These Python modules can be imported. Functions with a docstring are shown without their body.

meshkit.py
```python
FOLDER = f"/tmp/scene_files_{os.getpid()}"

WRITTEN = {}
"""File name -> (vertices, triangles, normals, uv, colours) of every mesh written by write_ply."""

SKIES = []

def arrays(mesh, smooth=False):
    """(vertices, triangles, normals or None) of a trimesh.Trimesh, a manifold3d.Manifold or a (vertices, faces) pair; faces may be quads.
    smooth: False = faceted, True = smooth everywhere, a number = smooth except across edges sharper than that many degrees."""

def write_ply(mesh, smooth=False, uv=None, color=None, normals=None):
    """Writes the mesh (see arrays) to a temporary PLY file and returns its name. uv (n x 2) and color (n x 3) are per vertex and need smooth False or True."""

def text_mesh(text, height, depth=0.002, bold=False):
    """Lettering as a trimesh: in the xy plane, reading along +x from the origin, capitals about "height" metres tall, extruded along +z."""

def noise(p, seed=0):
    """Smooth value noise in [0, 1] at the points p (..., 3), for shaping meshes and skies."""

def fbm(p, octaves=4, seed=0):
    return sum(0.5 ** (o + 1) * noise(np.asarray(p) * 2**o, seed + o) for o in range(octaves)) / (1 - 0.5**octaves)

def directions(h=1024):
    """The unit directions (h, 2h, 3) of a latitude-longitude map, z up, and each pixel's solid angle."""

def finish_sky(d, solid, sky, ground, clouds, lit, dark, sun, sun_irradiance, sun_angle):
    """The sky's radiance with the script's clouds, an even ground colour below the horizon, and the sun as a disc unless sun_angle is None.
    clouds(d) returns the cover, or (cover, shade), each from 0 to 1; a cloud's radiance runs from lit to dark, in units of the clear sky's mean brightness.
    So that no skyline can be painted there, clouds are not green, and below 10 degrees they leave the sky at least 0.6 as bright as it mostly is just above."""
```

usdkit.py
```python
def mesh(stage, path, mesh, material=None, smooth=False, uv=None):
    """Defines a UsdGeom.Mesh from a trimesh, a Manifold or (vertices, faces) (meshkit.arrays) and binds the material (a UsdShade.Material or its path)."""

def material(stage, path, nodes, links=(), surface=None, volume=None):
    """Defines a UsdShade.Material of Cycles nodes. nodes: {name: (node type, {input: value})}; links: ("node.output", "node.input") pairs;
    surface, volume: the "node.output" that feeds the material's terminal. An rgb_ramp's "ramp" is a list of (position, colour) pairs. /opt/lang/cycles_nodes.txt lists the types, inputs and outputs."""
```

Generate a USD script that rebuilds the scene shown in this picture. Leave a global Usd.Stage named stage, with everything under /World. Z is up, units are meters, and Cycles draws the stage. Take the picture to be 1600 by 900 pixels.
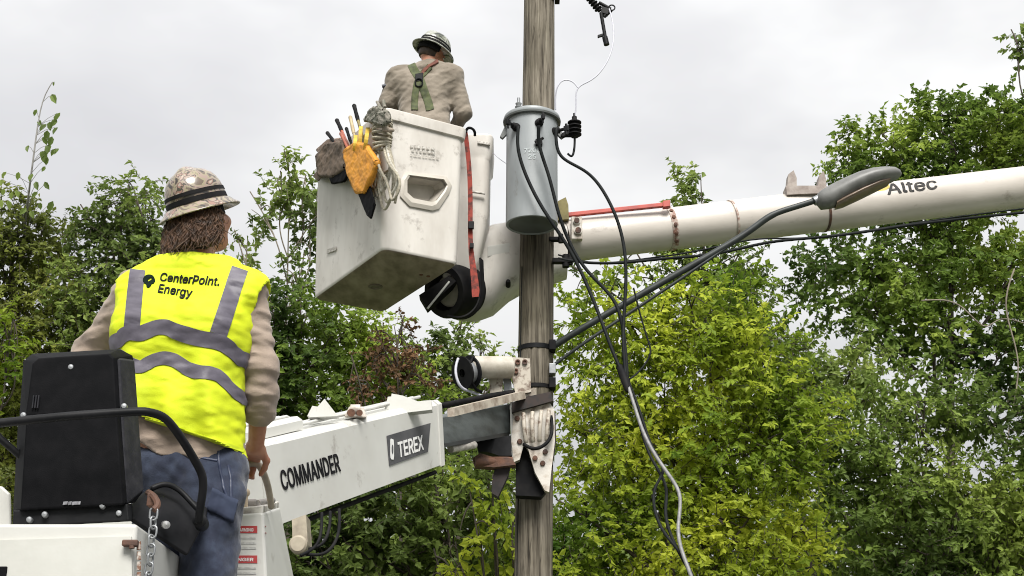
import math, numpy as np, trimesh, manifold3d
import usdkit, meshkit
from pxr import Usd, UsdGeom, UsdLux, UsdShade, Gf, Sdf
from shapely.geometry import Polygon

# ------------------------------------------------------------------ camera, sky, sun
stage = Usd.Stage.CreateInMemory()
UsdGeom.SetStageUpAxis(stage, UsdGeom.Tokens.z)
UsdGeom.SetStageMetersPerUnit(stage, 1.0)
W = UsdGeom.Xform.Define(stage, '/World'); stage.SetDefaultPrim(W.GetPrim())
FPX, PITCH, CAMZ = 2200.0, math.radians(20), 1.4
EXPOSURE = 1.9
SUN_EL, SUN_AZ = math.radians(48), math.radians(172)       # azimuth = atan2(x, y)
SUN_I, SKY_S = 0.4, 0.05
cam = UsdGeom.Camera.Define(stage, '/World/camera')
cam.AddTranslateOp().Set(Gf.Vec3d(0, 0, CAMZ)); cam.AddRotateXOp().Set(90 + 20.0)
cam.CreateHorizontalApertureAttr(36.0); cam.CreateVerticalApertureAttr(20.25)
cam.CreateFocalLengthAttr(36.0 * FPX / 1600); cam.CreateExposureAttr(EXPOSURE)
cam.CreateClippingRangeAttr(Gf.Vec2f(0.05, 2000))

dome = UsdLux.DomeLight.Define(stage, '/World/sky')
dome.GetPrim().SetCustomDataByKey('kind', 'structure')
skymat = usdkit.material(stage, '/World/Looks/overcast_sky', {
    'tc': ('texture_coordinate', {}), 'sep': ('separate_xyz', {}),
    'sky': ('sky_texture', {'sky_type': 'single_scattering', 'sun_disc': False, 'sun_elevation': SUN_EL, 'sun_rotation': SUN_AZ}),
    'map': ('mapping', {'scale': (1.6, 1.6, 3.2)}),
    'n': ('noise_texture', {'scale': 1.5, 'detail': 5.0, 'roughness': 0.5}),
    'r': ('rgb_ramp', {'ramp': [(0.34, (2.36, 2.36, 2.44)), (0.5, (2.78, 2.78, 2.82)), (0.62, (3.45, 3.45, 3.43))]}),
    'g': ('map_range', {'from_min': 0.0, 'from_max': 1.0, 'to_min': 0.85, 'to_max': 2.6, 'clamp': True}),
    'cl': ('mix_color', {'blend_type': 'multiply', 'fac': 1.0, 'use_clamp': False}),
    'mx': ('mix_color', {'blend_type': 'mix', 'fac': 0.97, 'use_clamp': False}),
    'bg': ('background_shader', {'strength': SKY_S})},
    [('tc.generated', 'map.vector'), ('map.vector', 'n.vector'), ('n.fac', 'r.fac'), ('tc.generated', 'sep.vector'), ('sep.z', 'g.value'),
     ('r.color', 'cl.a'), ('g.result', 'cl.b'), ('sky.color', 'mx.a'), ('cl.result', 'mx.b'), ('mx.result', 'bg.color')], surface='bg.background')
UsdShade.MaterialBindingAPI.Apply(dome.GetPrim()).Bind(skymat)
sun = UsdLux.DistantLight.Define(stage, '/World/sun')
sun.CreateIntensityAttr(SUN_I); sun.CreateAngleAttr(28.0); sun.CreateNormalizeAttr(True); sun.CreateColorAttr(Gf.Vec3f(1, 0.97, 0.92))
sun.AddRotateZOp().Set(-math.degrees(SUN_AZ) + 180.0); sun.AddRotateXOp().Set(90 - math.degrees(SUN_EL))
# ^ light shines along -z: tilt, then turn so that it comes FROM the azimuth SUN_AZ

# ------------------------------------------------------------------ helpers
V = lambda *a: np.array(a, float)
def unit(v): v = np.asarray(v, float); return v / (np.linalg.norm(v, axis=-1, keepdims=True) + 1e-12)
def ray(px, py):
    u, v = (px - 800) / FPX, (450 - py) / FPX
    return V(u, math.cos(PITCH) - v * math.sin(PITCH), math.sin(PITCH) + v * math.cos(PITCH))
def at(px, py, y):
    r = ray(px, py); return V(0, 0, CAMZ) + r * (y / r[1])
def atz(px, py, z):
    r = ray(px, py); return V(0, 0, CAMZ) + r * ((z - CAMZ) / r[2])
def ppm(py, y):                      # photo pixels per metre at that place
    return FPX * (math.cos(PITCH) - (450 - py) / FPX * math.sin(PITCH)) / y

used = {}
def free_path(parent, name):
    k = (parent, name); n = used.get(k, -1) + 1; used[k] = n
    return f'{parent}/{name}' if n == 0 else f'{parent}/{name}_{n:03d}'
class Node:
    def __init__(s, prim, loc): s.prim, s.loc, s.path = prim, np.asarray(loc, float), str(prim.GetPath())
def tags(prim, label=None, cat=None, group=None, kind=None):
    for k, v in (('label', label), ('category', cat), ('group', group), ('kind', kind)):
        if v: prim.SetCustomDataByKey(k, v)
def thing(name, label, cat, loc=(0, 0, 0), group=None, kind=None):
    x = UsdGeom.Xform.Define(stage, free_path('/World', name)); x.AddTranslateOp().Set(Gf.Vec3d(*map(float, loc)))
    tags(x.GetPrim(), label, cat, group, kind); return Node(x.GetPrim(), loc)
def part(parent, name, mesh, mat, smooth=False, label=None, kind=None):
    v, f, n = meshkit.arrays(mesh, smooth)
    path = free_path(parent.path, name)
    m = usdkit.mesh(stage, path, (v - parent.loc, f), mat)
    if n is not None:
        m.CreateNormalsAttr(n.astype(np.float32)); m.SetNormalsInterpolation('vertex')
    m.CreateDoubleSidedAttr(True)
    tags(m.GetPrim(), label, kind=kind)
    return Node(m.GetPrim(), parent.loc)
def solo(name, mesh, mat, label=None, cat=None, group=None, kind=None, smooth=False):
    v, f, n = meshkit.arrays(mesh, smooth)
    m = usdkit.mesh(stage, free_path('/World', name), (v, f), mat)
    if n is not None:
        m.CreateNormalsAttr(n.astype(np.float32)); m.SetNormalsInterpolation('vertex')
    tags(m.GetPrim(), label, cat, group, kind); return Node(m.GetPrim(), (0, 0, 0))

# --- shapes
def cat(*ms):
    out = []
    for m in ms:
        if m is None: continue
        if isinstance(m, (list, tuple)) and not (len(m) == 2 and isinstance(m[0], np.ndarray)): out.append(cat(*m)); continue
        v, f, _ = meshkit.arrays(m); out.append(trimesh.Trimesh(v, f, process=False))
    return trimesh.util.concatenate(out)
def spline(pts, n=40):
    from scipy.interpolate import CubicSpline
    p = np.asarray(pts, float); t = np.r_[0, np.cumsum(np.linalg.norm(np.diff(p, axis=0), axis=1) ** 0.7)]
    return CubicSpline(t, p, bc_type='natural')(np.linspace(0, t[-1], n)) if len(p) > 2 else np.linspace(p[0], p[1], n)
def tube(points, radii, sides=10, cap=True):
    p = np.asarray(points, float); n = len(p); r = np.broadcast_to(radii, (n,)).astype(float)
    t = unit(np.gradient(p, axis=0))
    a = np.cross(t[0], [0, 0, 1.0]); a = a if np.linalg.norm(a) > .05 else np.cross(t[0], [1.0, 0, 0]); a = unit(a)
    A = [a]
    for i in range(1, n):
        a = A[-1] - t[i] * (A[-1] @ t[i]); A.append(unit(a))
    A = np.array(A); B = np.cross(t, A); g = np.arange(sides) * 2 * np.pi / sides
    v = (p[:, None] + r[:, None, None] * (np.cos(g)[None, :, None] * A[:, None] + np.sin(g)[None, :, None] * B[:, None])).reshape(-1, 3)
    i, j = np.meshgrid(np.arange(n - 1), np.arange(sides), indexing='ij')
    q = np.stack([i * sides + j, i * sides + (j + 1) % sides, (i + 1) * sides + (j + 1) % sides, (i + 1) * sides + j], -1).reshape(-1, 4)
    f = np.vstack([q[:, [0, 1, 2]], q[:, [0, 2, 3]]])
    if cap:
        c0, c1 = len(v), len(v) + 1; v = np.vstack([v, p[0], p[-1]]); k = np.arange(sides)
        f = np.vstack([f, np.stack([np.full(sides, c0), (k + 1) % sides, k], 1), np.stack([np.full(sides, c1), (n - 1) * sides + k, (n - 1) * sides + (k + 1) % sides], 1)])
    return trimesh.Trimesh(v, f, process=False)
def cyl(a, b, r1, r2=None, sides=24):
    return tube([a, b], [r1, r1 if r2 is None else r2], sides)
def frame(axis, hint=(0, 0, 1)):
    z = unit(axis); x = np.cross(hint, z); x = unit(x) if np.linalg.norm(x) > 1e-3 else unit(np.cross([1, 0, 0], z)); return x, np.cross(z, x), z
def lathe(a, axis, prof, sides=40, hint=(0, 0, 1)):
    """prof: (radius, height along axis) pairs"""
    x, y, z = frame(axis, hint); g = np.arange(sides) * 2 * np.pi / sides
    v = np.vstack([np.asarray(a) + z * h + r * (np.cos(g)[:, None] * x + np.sin(g)[:, None] * y) for r, h in prof]); n = len(prof)
    i, j = np.meshgrid(np.arange(n - 1), np.arange(sides), indexing='ij')
    q = np.stack([i * sides + j, i * sides + (j + 1) % sides, (i + 1) * sides + (j + 1) % sides, (i + 1) * sides + j], -1).reshape(-1, 4)
    return trimesh.Trimesh(v, np.vstack([q[:, [0, 1, 2]], q[:, [0, 2, 3]]]), process=False)
def loft(sections, cap=True):
    S = np.asarray(sections, float); n, s = S.shape[:2]; v = S.reshape(-1, 3)
    i, j = np.meshgrid(np.arange(n - 1), np.arange(s), indexing='ij')
    q = np.stack([i * s + j, i * s + (j + 1) % s, (i + 1) * s + (j + 1) % s, (i + 1) * s + j], -1).reshape(-1, 4)
    f = np.vstack([q[:, [0, 1, 2]], q[:, [0, 2, 3]]])
    if cap:
        k = np.arange(s); v = np.vstack([v, S[0].mean(0), S[-1].mean(0)])
        f = np.vstack([f, np.stack([np.full(s, n * s), (k + 1) % s, k], 1), np.stack([np.full(s, n * s + 1), (n - 1) * s + k, (n - 1) * s + (k + 1) % s], 1)])
    m = trimesh.Trimesh(v, f, process=False); m.fix_normals(); return m
def hull(points, r=0.0, seg=8):
    """convex hull of points, edges rounded by r"""
    pts = np.asarray(points, float)
    if r > 0:
        s = trimesh.creation.icosphere(subdivisions=1, radius=r).vertices
        pts = (pts[:, None] + s[None]).reshape(-1, 3)
    h = trimesh.convex.convex_hull(pts); return h
def obox(c, u, v, w, r=0.004):
    """box: centre and three half-extent vectors, edges rounded"""
    c, u, v, w = (np.asarray(k, float) for k in (c, u, v, w))
    u, v, w = (k * max(1 - r / np.linalg.norm(k), .1) for k in (u, v, w))
    return hull([c + a * u + b * v + d * w for a in (-1, 1) for b in (-1, 1) for d in (-1, 1)], r)
def abox(lo, hi, r=0.004):
    lo, hi = np.asarray(lo, float), np.asarray(hi, float); h = (hi - lo) / 2
    return obox((lo + hi) / 2, (h[0], 0, 0), (0, h[1], 0), (0, 0, h[2]), r)
def prism(poly3, offset):
    """any planar polygon (n x 3) extruded by the vector offset"""
    p = np.asarray(poly3, float); o = np.asarray(offset, float); c = p.mean(0)
    x = unit(p[1] - p[0]); n = unit(o); x = unit(x - n * (x @ n)); y = np.cross(n, x)
    m = trimesh.creation.extrude_polygon(Polygon(np.stack([(p - c) @ x, (p - c) @ y], 1)), 1.0, engine='earcut')
    v = np.array(m.vertices); L = np.linalg.norm(o)
    base = ((p - c) @ n).mean()
    m = trimesh.Trimesh(c + v[:, :1] * x + v[:, 1:2] * y + (v[:, 2:] * L + base) * n, m.faces, process=False); return m
def plate(pxs, y, thick, dydx=0.0):
    """upright plate whose outline is seen at these photo pixels from y (metres), going back by thick"""
    x0 = pxs[0][0]
    return prism([at(a, b, y + dydx * (a - x0)) for a, b in pxs], (0, thick, 0))
def lettering(text, origin, u, v, height, depth=0.002, bold=True, width=None, shear=0.0):
    m = meshkit.text_mesh(text, height, depth, bold); p = np.array(m.vertices); u, v = unit(u), unit(v); n = np.cross(u, v)
    s = 1.0 if width is None else width / p[:, 0].max()
    q = np.asarray(origin) + (p[:, :1] * s + shear * p[:, 1:2]) * u + p[:, 1:2] * v + p[:, 2:] * n
    return trimesh.Trimesh(q, m.faces, process=False)
def link_mesh(c, axis, side, L, Wd, r):
    a, s = unit(axis), unit(side); g = np.linspace(0, 2 * np.pi, 17)[:-1]
    pts = [c + a * (np.sin(t) * Wd / 2 + np.sign(np.sin(t)) * (L - Wd) / 2) + s * np.cos(t) * Wd / 2 for t in g]
    pts.append(pts[0]); return tube(pts, r, 6, cap=False)

# ------------------------------------------------------------------ materials
mats = {}
def M(name, c1, c2=None, scale=6.0, rough=0.5, stretch=(1, 1, 1), lo=0.4, hi=0.65, bump=0.0, bscale=60.0, metal=0.0, spec=0.5, sheen=0.0, detail=6.0, coat=0.0, mid=None, scuff=None):
    if name in mats: return mats[name]
    c2 = c1 if c2 is None else c2
    stops = [(lo, c1), (hi, c2)] if mid is None else [(lo, c1), ((lo + hi) / 2, mid), (hi, c2)]
    nodes = {'g': ('texture_coordinate', {}), 'm': ('mapping', {'scale': stretch}), 'n': ('noise_texture', {'scale': scale, 'detail': detail, 'roughness': 0.6}),
             'r': ('rgb_ramp', {'ramp': stops}), 'p': ('principled_bsdf', {'roughness': rough, 'metallic': metal, 'specular_ior_level': spec, 'sheen_weight': sheen, 'coat_weight': coat})}
    links = [('g.object', 'm.vector'), ('m.vector', 'n.vector'), ('n.fac', 'r.fac'), ('r.color', 'p.base_color')]
    if bump:
        nodes['n2'] = ('noise_texture', {'scale': bscale, 'detail': 4.0}); nodes['b'] = ('bump', {'strength': bump, 'distance': 0.01})
        links += [('m.vector', 'n2.vector'), ('n2.fac', 'b.height'), ('b.normal', 'p.normal')]
    if scuff:                                                 # (scale, from, to, colour, stretch): worn or dirty patches
        nodes['ms'] = ('mapping', {'scale': scuff[4]}); nodes['n3'] = ('noise_texture', {'scale': scuff[0], 'detail': 9.0, 'roughness': 0.72}); nodes['r3'] = ('rgb_ramp', {'ramp': [(scuff[1], (0, 0, 0)), (scuff[2], (1, 1, 1))]})
        nodes['mx'] = ('mix_color', {'blend_type': 'mix', 'b': scuff[3]}); links.remove(('r.color', 'p.base_color'))
        links += [('g.object', 'ms.vector'), ('ms.vector', 'n3.vector'), ('n3.fac', 'r3.fac'), ('r3.color', 'rb.color'), ('rb.val', 'mx.fac'), ('r.color', 'mx.a'), ('mx.result', 'p.base_color')]; nodes['rb'] = ('rgb_to_bw', {})
    mats[name] = usdkit.material(stage, '/World/Looks/' + name, nodes, links, surface='p.BSDF'); return mats[name]
def leafmat(name, stops, trans=0.35, rough=0.5, clump=1.2):
    nodes = {'g': ('geometry', {}), 'n': ('noise_texture', {'scale': clump, 'detail': 2.0}), 'a': ('math', {'math_type': 'multiply_add', 'value2': 0.42, 'value3': -0.19}),
             'b': ('math', {'math_type': 'multiply_add', 'value2': 0.96}), 'r': ('rgb_ramp', {'ramp': stops}),
             'p': ('principled_bsdf', {'roughness': rough, 'specular_ior_level': 0.2}), 't': ('translucent_bsdf', {}), 'm': ('mix_closure', {'fac': trans})}
    links = [('g.random_per_island', 'a.value1'), ('g.position', 'n.vector'), ('n.fac', 'b.value1'), ('a.value', 'b.value3'), ('b.value', 'r.fac'),
             ('r.color', 'p.base_color'), ('r.color', 't.color'), ('p.BSDF', 'm.closure1'), ('t.BSDF', 'm.closure2')]
    mats[name] = usdkit.material(stage, '/World/Looks/' + name, nodes, links, surface='m.closure'); return mats[name]

WHITE = M('white_truck_paint', (.52, .52, .49), (.45, .445, .415), 3.0, 0.38, lo=.35, hi=.75, bump=.04, bscale=40, scuff=(5.0, .60, .80, (.17, .14, .11), (1, 1, 1)))
WHITE_DIRTY = M('scuffed_white_paint', (.54, .51, .46), (.10, .065, .045), 9.0, 0.55, lo=.48, hi=.68, bump=.15, bscale=50, mid=(.42, .37, .31))
FIBRE = M('white_fibreglass', (.57, .545, .505), (.44, .41, .37), 4.0, 0.42, (1.5, 1.5, .5), lo=.4, hi=.75, bump=.05, bscale=80, scuff=(5.5, .565, .76, (.16, .135, .11), (1, 1, 1)))
FIBRE_BASE = M('dark_brown_fibreglass', (.30, .25, .195), (.13, .10, .075), 5.0, 0.6, (1.6, .7, 1), lo=.35, hi=.65, bump=.1)  # bucket underside: darker and browner than its walls
BOOMTUBE = M('cream_boom_fibreglass', (.53, .49, .445), (.43, .395, .355), 2.5, 0.4, (.6, 2, 2), lo=.35, hi=.7, bump=.04, scuff=(4.0, .59, .80, (.15, .12, .09), (1, 1.6, 1.6)))
BLACK = M('black_plastic', (.004, .0042, .005), (.0065, .0065, .0075), 20.0, 0.65, bump=.1, bscale=300, spec=.06)
BLACKSIDE = M('lighter_black_plastic', (.016, .0165, .02), (.028, .028, .032), 30.0, 0.6, bump=.1, bscale=200, spec=.12)  # seat side wing: a lighter tone of the black plastic
BLACKSTEEL = M('black_painted_steel', (.006, .0065, .0075), (.013, .013, .0145), 10.0, 0.5, bump=.05, spec=.15)
RUBBER = M('black_rubber', (.005, .005, .006), (.013, .0125, .0125), 8.0, 0.65, spec=.12)
CABLE = M('black_cable_sheath', (.006, .0075, .008), (.014, .016, .016), 6.0, 0.6, spec=.12)
BAREWIRE = M('bare_aluminium_wire', (.22, .22, .22), (.14, .14, .14), 30, 0.55, metal=.2)
LIGHTWIRE = M('pale_grey_wire', (.5, .5, .56), (.4, .4, .46), 20, 0.5)
STEEL = M('galvanised_steel', (.30, .31, .32), (.22, .23, .24), 12, 0.42, metal=.5, bump=.05)
BOLT = M('bright_bolt_steel', (.6, .6, .6), (.45, .45, .45), 12, 0.35, metal=.8)
GREYBOOM = M('weathered_grey_boom', (.10, .115, .115), (.05, .056, .054), 5, 0.5, (1, 1, 3), bump=.1)
RUST = M('rusty_steel', (.13, .06, .035), (.05, .03, .025), 10, 0.8, bump=.3)
TANSTEEL = M('tan_painted_steel', (.36, .31, .235), (.25, .21, .16), 8, 0.5)
RED = M('faded_red_paint', (.42, .06, .04), (.30, .04, .03), 12, 0.45)
REDSTRAP = M('worn_red_webbing', (.30, .05, .035), (.10, .03, .025), 22, 0.85, lo=.45, hi=.6)
OLIVE = M('olive_webbing', (.085, .10, .04), (.05, .06, .03), 25, 0.85)
OLIVEBLOCK = M('olive_wood_block', (.2, .17, .06), (.12, .1, .04), 10, 0.7)
TANK = M('grey_transformer_paint', (.275, .295, .305), (.225, .243, .25), 3, 0.42, (1, 1, .4), lo=.35, hi=.7, bump=.04, scuff=(7.0, .60, .78, (.12, .10, .08), (1.4, 1.4, .5)))
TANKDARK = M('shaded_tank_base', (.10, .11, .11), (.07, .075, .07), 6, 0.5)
DECALGREY = M('pale_stencil_grey', (.45, .49, .5), (.38, .42, .43), 20, 0.6)
DECALDARK = M('dark_print', (.008, .008, .01), (.016, .016, .018), 20, 0.7, spec=.1)
DECALWORN = M('worn_dark_print', (.10, .10, .10), (.45, .44, .42), 60, 0.6, lo=.4, hi=.62)
DECALWHITE = M('white_print', (.75, .75, .74), (.66, .66, .65), 20, 0.5)
DECALRED = M('red_label', (.42, .03, .035), (.34, .03, .03), 20, 0.5)
DECALYEL = M('yellow_print', (.68, .5, .12), (.55, .42, .12), 20, 0.5)
DECALSMUDGE = M('faded_stencil_print', (.28, .26, .23), (.55, .53, .49), 60, 0.6, lo=.42, hi=.6)
LAMPGREY = M('grey_luminaire_paint', (.15, .15, .145), (.105, .105, .10), 10, 0.45)
LENS = M('brown_lamp_lens', (.16, .11, .075), (.11, .08, .06), 10, 0.3)
ORANGE = M('orange_leather', (.62, .27, .018), (.48, .19, .014), 8, 0.6, lo=.3, hi=.75, bump=.12, bscale=90)
REDBROWN = M('red_brown_handle', (.33, .09, .05), (.2, .06, .04), 14, 0.55)
WOODH = M('worn_wood_handle', (.42, .34, .2), (.3, .23, .13), 14, 0.6)
ROPE = M('dirty_rope', (.40, .37, .29), (.24, .21, .16), 40, 0.9, bump=.5, bscale=160)
CANVAS = M('brown_canvas', (.13, .095, .07), (.06, .045, .035), 9, 0.95, bump=.15, bscale=200)
SKIN = M('tanned_skin', (.44, .21, .13), (.36, .15, .09), 18, 0.5, bump=.08, bscale=120)
SHIRT = M('khaki_cotton', (.31, .245, .195), (.22, .17, .135), 7, 0.9, bump=.12, bscale=220, sheen=.15)
SHIRT2 = M('grey_khaki_cotton', (.235, .20, .16), (.155, .13, .10), 7, 0.9, bump=.12, bscale=220, sheen=.15)
JEANS = M('dark_blue_denim', (.010, .015, .034), (.024, .034, .062), 26, 0.9, bump=.2, bscale=400, sheen=.2)
VEST = M('fluorescent_yellow_mesh', (.56, .64, .004), (.47, .56, .003), 5, 0.75, bump=.10, bscale=300)
VESTEDGE = M('yellow_green_binding', (.55, .66, .01), (.5, .6, .01), 9, 0.8)
REFLECT = M('grey_reflective_tape', (.105, .096, .12), (.075, .068, .088), 12, 0.5, spec=.4, bump=.06, bscale=120)
HAIR = M('brown_hair', (.045, .025, .015), (.016, .010, .007), 30, 0.55)
BOOT = M('brown_boot_leather', (.09, .05, .03), (.05, .03, .02), 12, 0.6)
EYEW = M('eye_white', (.7, .68, .65)); EYED = M('eye_dark', (.03, .02, .015), rough=.2)
BARK = M('tree_bark', (.075, .06, .045), (.035, .03, .024), 8, 0.9, (3, 3, .7), bump=.6, bscale=20)
PALEBARK = M('pale_bark', (.22, .19, .15), (.12, .10, .08), 8, 0.9, (3, 3, .7), bump=.5, bscale=20)
GRASS = M('grass_ground', (.045, .075, .02), (.09, .10, .035), 2.0, 0.95, bump=.6, bscale=30)
ASPHALT = M('asphalt', (.05, .05, .052), (.065, .065, .065), 20, 0.85, bump=.3, bscale=200)
def camo(name, stops, scale):
    nodes = {'g': ('texture_coordinate', {}), 'n': ('noise_texture', {'scale': scale, 'detail': 2.5, 'distortion': 1.2, 'roughness': .55}), 'r': ('rgb_ramp', {'ramp': stops, 'interpolate': False}),
             'p': ('principled_bsdf', {'roughness': 0.30, 'coat_weight': 0.3})}
    return usdkit.material(stage, '/World/Looks/' + name, nodes, [('g.object', 'n.vector'), ('n.fac', 'r.fac'), ('r.color', 'p.base_color')], surface='p.BSDF')
CAMO1 = camo('camouflage_tan', [(0, (.03, .025, .02)), (.40, (.12, .09, .065)), (.46, (.25, .22, .14)), (.51, (.27, .20, .165)), (.56, (.05, .045, .03)), (.60, (.24, .14, .11)), (.65, (.36, .32, .26)), (.70, (.10, .09, .07))], 17)
CAMO2 = camo('camouflage_grey', [(0, (.04, .044, .034)), (.40, (.11, .12, .085)), (.45, (.27, .28, .235)), (.55, (.46, .46, .42)), (.61, (.10, .105, .08)), (.67, (.34, .34, .29))], 13)
def woodmat():
    nodes = {'g': ('texture_coordinate', {}), 'm': ('mapping', {'scale': (9, 9, .45)}), 'n': ('noise_texture', {'scale': 3.2, 'detail': 8.0, 'roughness': .65}),
             'r': ('rgb_ramp', {'ramp': [(.32, (.032, .027, .021)), (.44, (.115, .099, .077)), (.56, (.205, .18, .143)), (.7, (.28, .25, .20))]}),
             'n3': ('noise_texture', {'scale': 1.3, 'detail': 5.0}), 'r3': ('rgb_ramp', {'ramp': [(.42, (.55, .55, .5)), (.6, (1, 1, 1))]}), 'mx': ('mix_color', {'blend_type': 'multiply', 'fac': 1.0}),
             'm2': ('mapping', {'scale': (22, 22, .5)}), 'n2': ('noise_texture', {'scale': 3.0, 'detail': 6.0, 'roughness': .7}), 'b': ('bump', {'strength': .7, 'distance': .012}), 'p': ('principled_bsdf', {'roughness': .85, 'specular_ior_level': .25}),
             'm4': ('mapping', {'scale': (30, 30, .8)}), 'n4': ('noise_texture', {'scale': 1.6, 'detail': 3.0, 'distortion': .4}), 'r4': ('rgb_ramp', {'ramp': [(.47, (1, 1, 1)), (.495, (.28, .26, .24)), (.505, (.28, .26, .24)), (.53, (1, 1, 1))]}), 'mx4': ('mix_color', {'blend_type': 'multiply', 'fac': .75})}
    return usdkit.material(stage, '/World/Looks/weathered_pole_wood', nodes, [('g.object', 'm.vector'), ('m.vector', 'n.vector'), ('n.fac', 'r.fac'), ('g.object', 'n3.vector'), ('n3.fac', 'r3.fac'), ('r.color', 'mx.a'), ('r3.color', 'mx.b'),
        ('mx.result', 'mx4.a'), ('g.object', 'm4.vector'), ('m4.vector', 'n4.vector'), ('n4.fac', 'r4.fac'), ('r4.color', 'mx4.b'), ('mx4.result', 'p.base_color'), ('g.object', 'm2.vector'), ('m2.vector', 'n2.vector'), ('n2.fac', 'b.height'), ('b.normal', 'p.normal')], surface='p.BSDF')
POLEWOOD = woodmat()

# ------------------------------------------------------------------ signed-distance modelling (people, cloth)
class Shape:
    """smooth union of tapered capsules and ellipsoids, meshed by surface nets"""
    def __init__(s): s.items = []; s.post = None
    def cap(s, a, b, r1, r2=None, k=0.03): s.items.append(('c', np.asarray(a, float), np.asarray(b, float), r1, r1 if r2 is None else r2, k)); return s
    def ell(s, c, R, r, k=0.02, cut=False): s.items.append(('x' if cut else 'e', np.asarray(c, float), np.asarray(R, float), np.asarray(r, float), None, k)); return s
    def copy(s): t = Shape(); t.items = list(s.items); t.post = s.post; return t
    @staticmethod
    def one(it, p):
        if it[0] == 'c':
            a, b = it[1], it[2]; ab = b - a; t = np.clip(((p - a) @ ab) / max(ab @ ab, 1e-12), 0, 1)
            return np.sqrt((((p - a) - t[..., None] * ab) ** 2).sum(-1)) - (it[3] + t * (it[4] - it[3]))
        q = (p - it[1]) @ it[2].T / it[3]; n = np.sqrt((q ** 2).sum(-1)); g = np.sqrt(((q / it[3]) ** 2).sum(-1)) + 1e-9
        return n * (n - 1) / g
    @staticmethod
    def blend(d, e, k): h = np.clip(.5 + .5 * (d - e) / k, 0, 1); return d * (1 - h) + e * h - k * h * (1 - h)
    def __call__(s, p):
        d = np.full(p.shape[:-1], 10.0)
        for it in s.items:
            e = s.one(it, p); d = -s.blend(-d, e, it[5]) if it[0] == 'x' else s.blend(d, e, it[5])
        return s.post(d, p) if s.post else d
    def bounds(s, it):
        if it[0] == 'c': r = max(it[3], it[4]); return np.minimum(it[1], it[2]) - r, np.maximum(it[1], it[2]) + r
        r = max(it[3]); return it[1] - r, it[1] + r
    def mesh(s, h, pad=0.05, lo=None, hi=None):
        B = [s.bounds(i) for i in s.items if i[0] != 'x']
        lo0 = np.min([b[0] for b in B], 0) - pad; hi0 = np.max([b[1] for b in B], 0) + pad
        lo0 = lo0 if lo is None else np.maximum(lo0, lo); hi0 = hi0 if hi is None else np.minimum(hi0, hi)
        n = np.ceil((hi0 - lo0) / h).astype(int) + 1; ax = [lo0[i] + h * np.arange(n[i]) for i in range(3)]
        d = np.full(n, 1.0)
        for it in s.items:
            a, b = s.bounds(it); m = it[5] + 3 * h + .012
            i0 = np.clip(np.floor((a - m - lo0) / h).astype(int), 0, n); i1 = np.clip(np.ceil((b + m - lo0) / h).astype(int) + 1, 0, n)
            if (i1 <= i0).any(): continue
            sl = tuple(slice(i0[k], i1[k]) for k in range(3))
            p = np.stack(np.meshgrid(*[ax[k][sl[k]] for k in range(3)], indexing='ij'), -1)
            e = s.one(it, p); d[sl] = -s.blend(-d[sl], e, it[5]) if it[0] == 'x' else s.blend(d[sl], e, it[5])
        if s.post:
            near = np.abs(d) < .07; idx = np.argwhere(near); p = lo0 + idx * h
            d[near] = s.post(d[near], p)
        return surface_nets(d, lo0, h)
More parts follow.
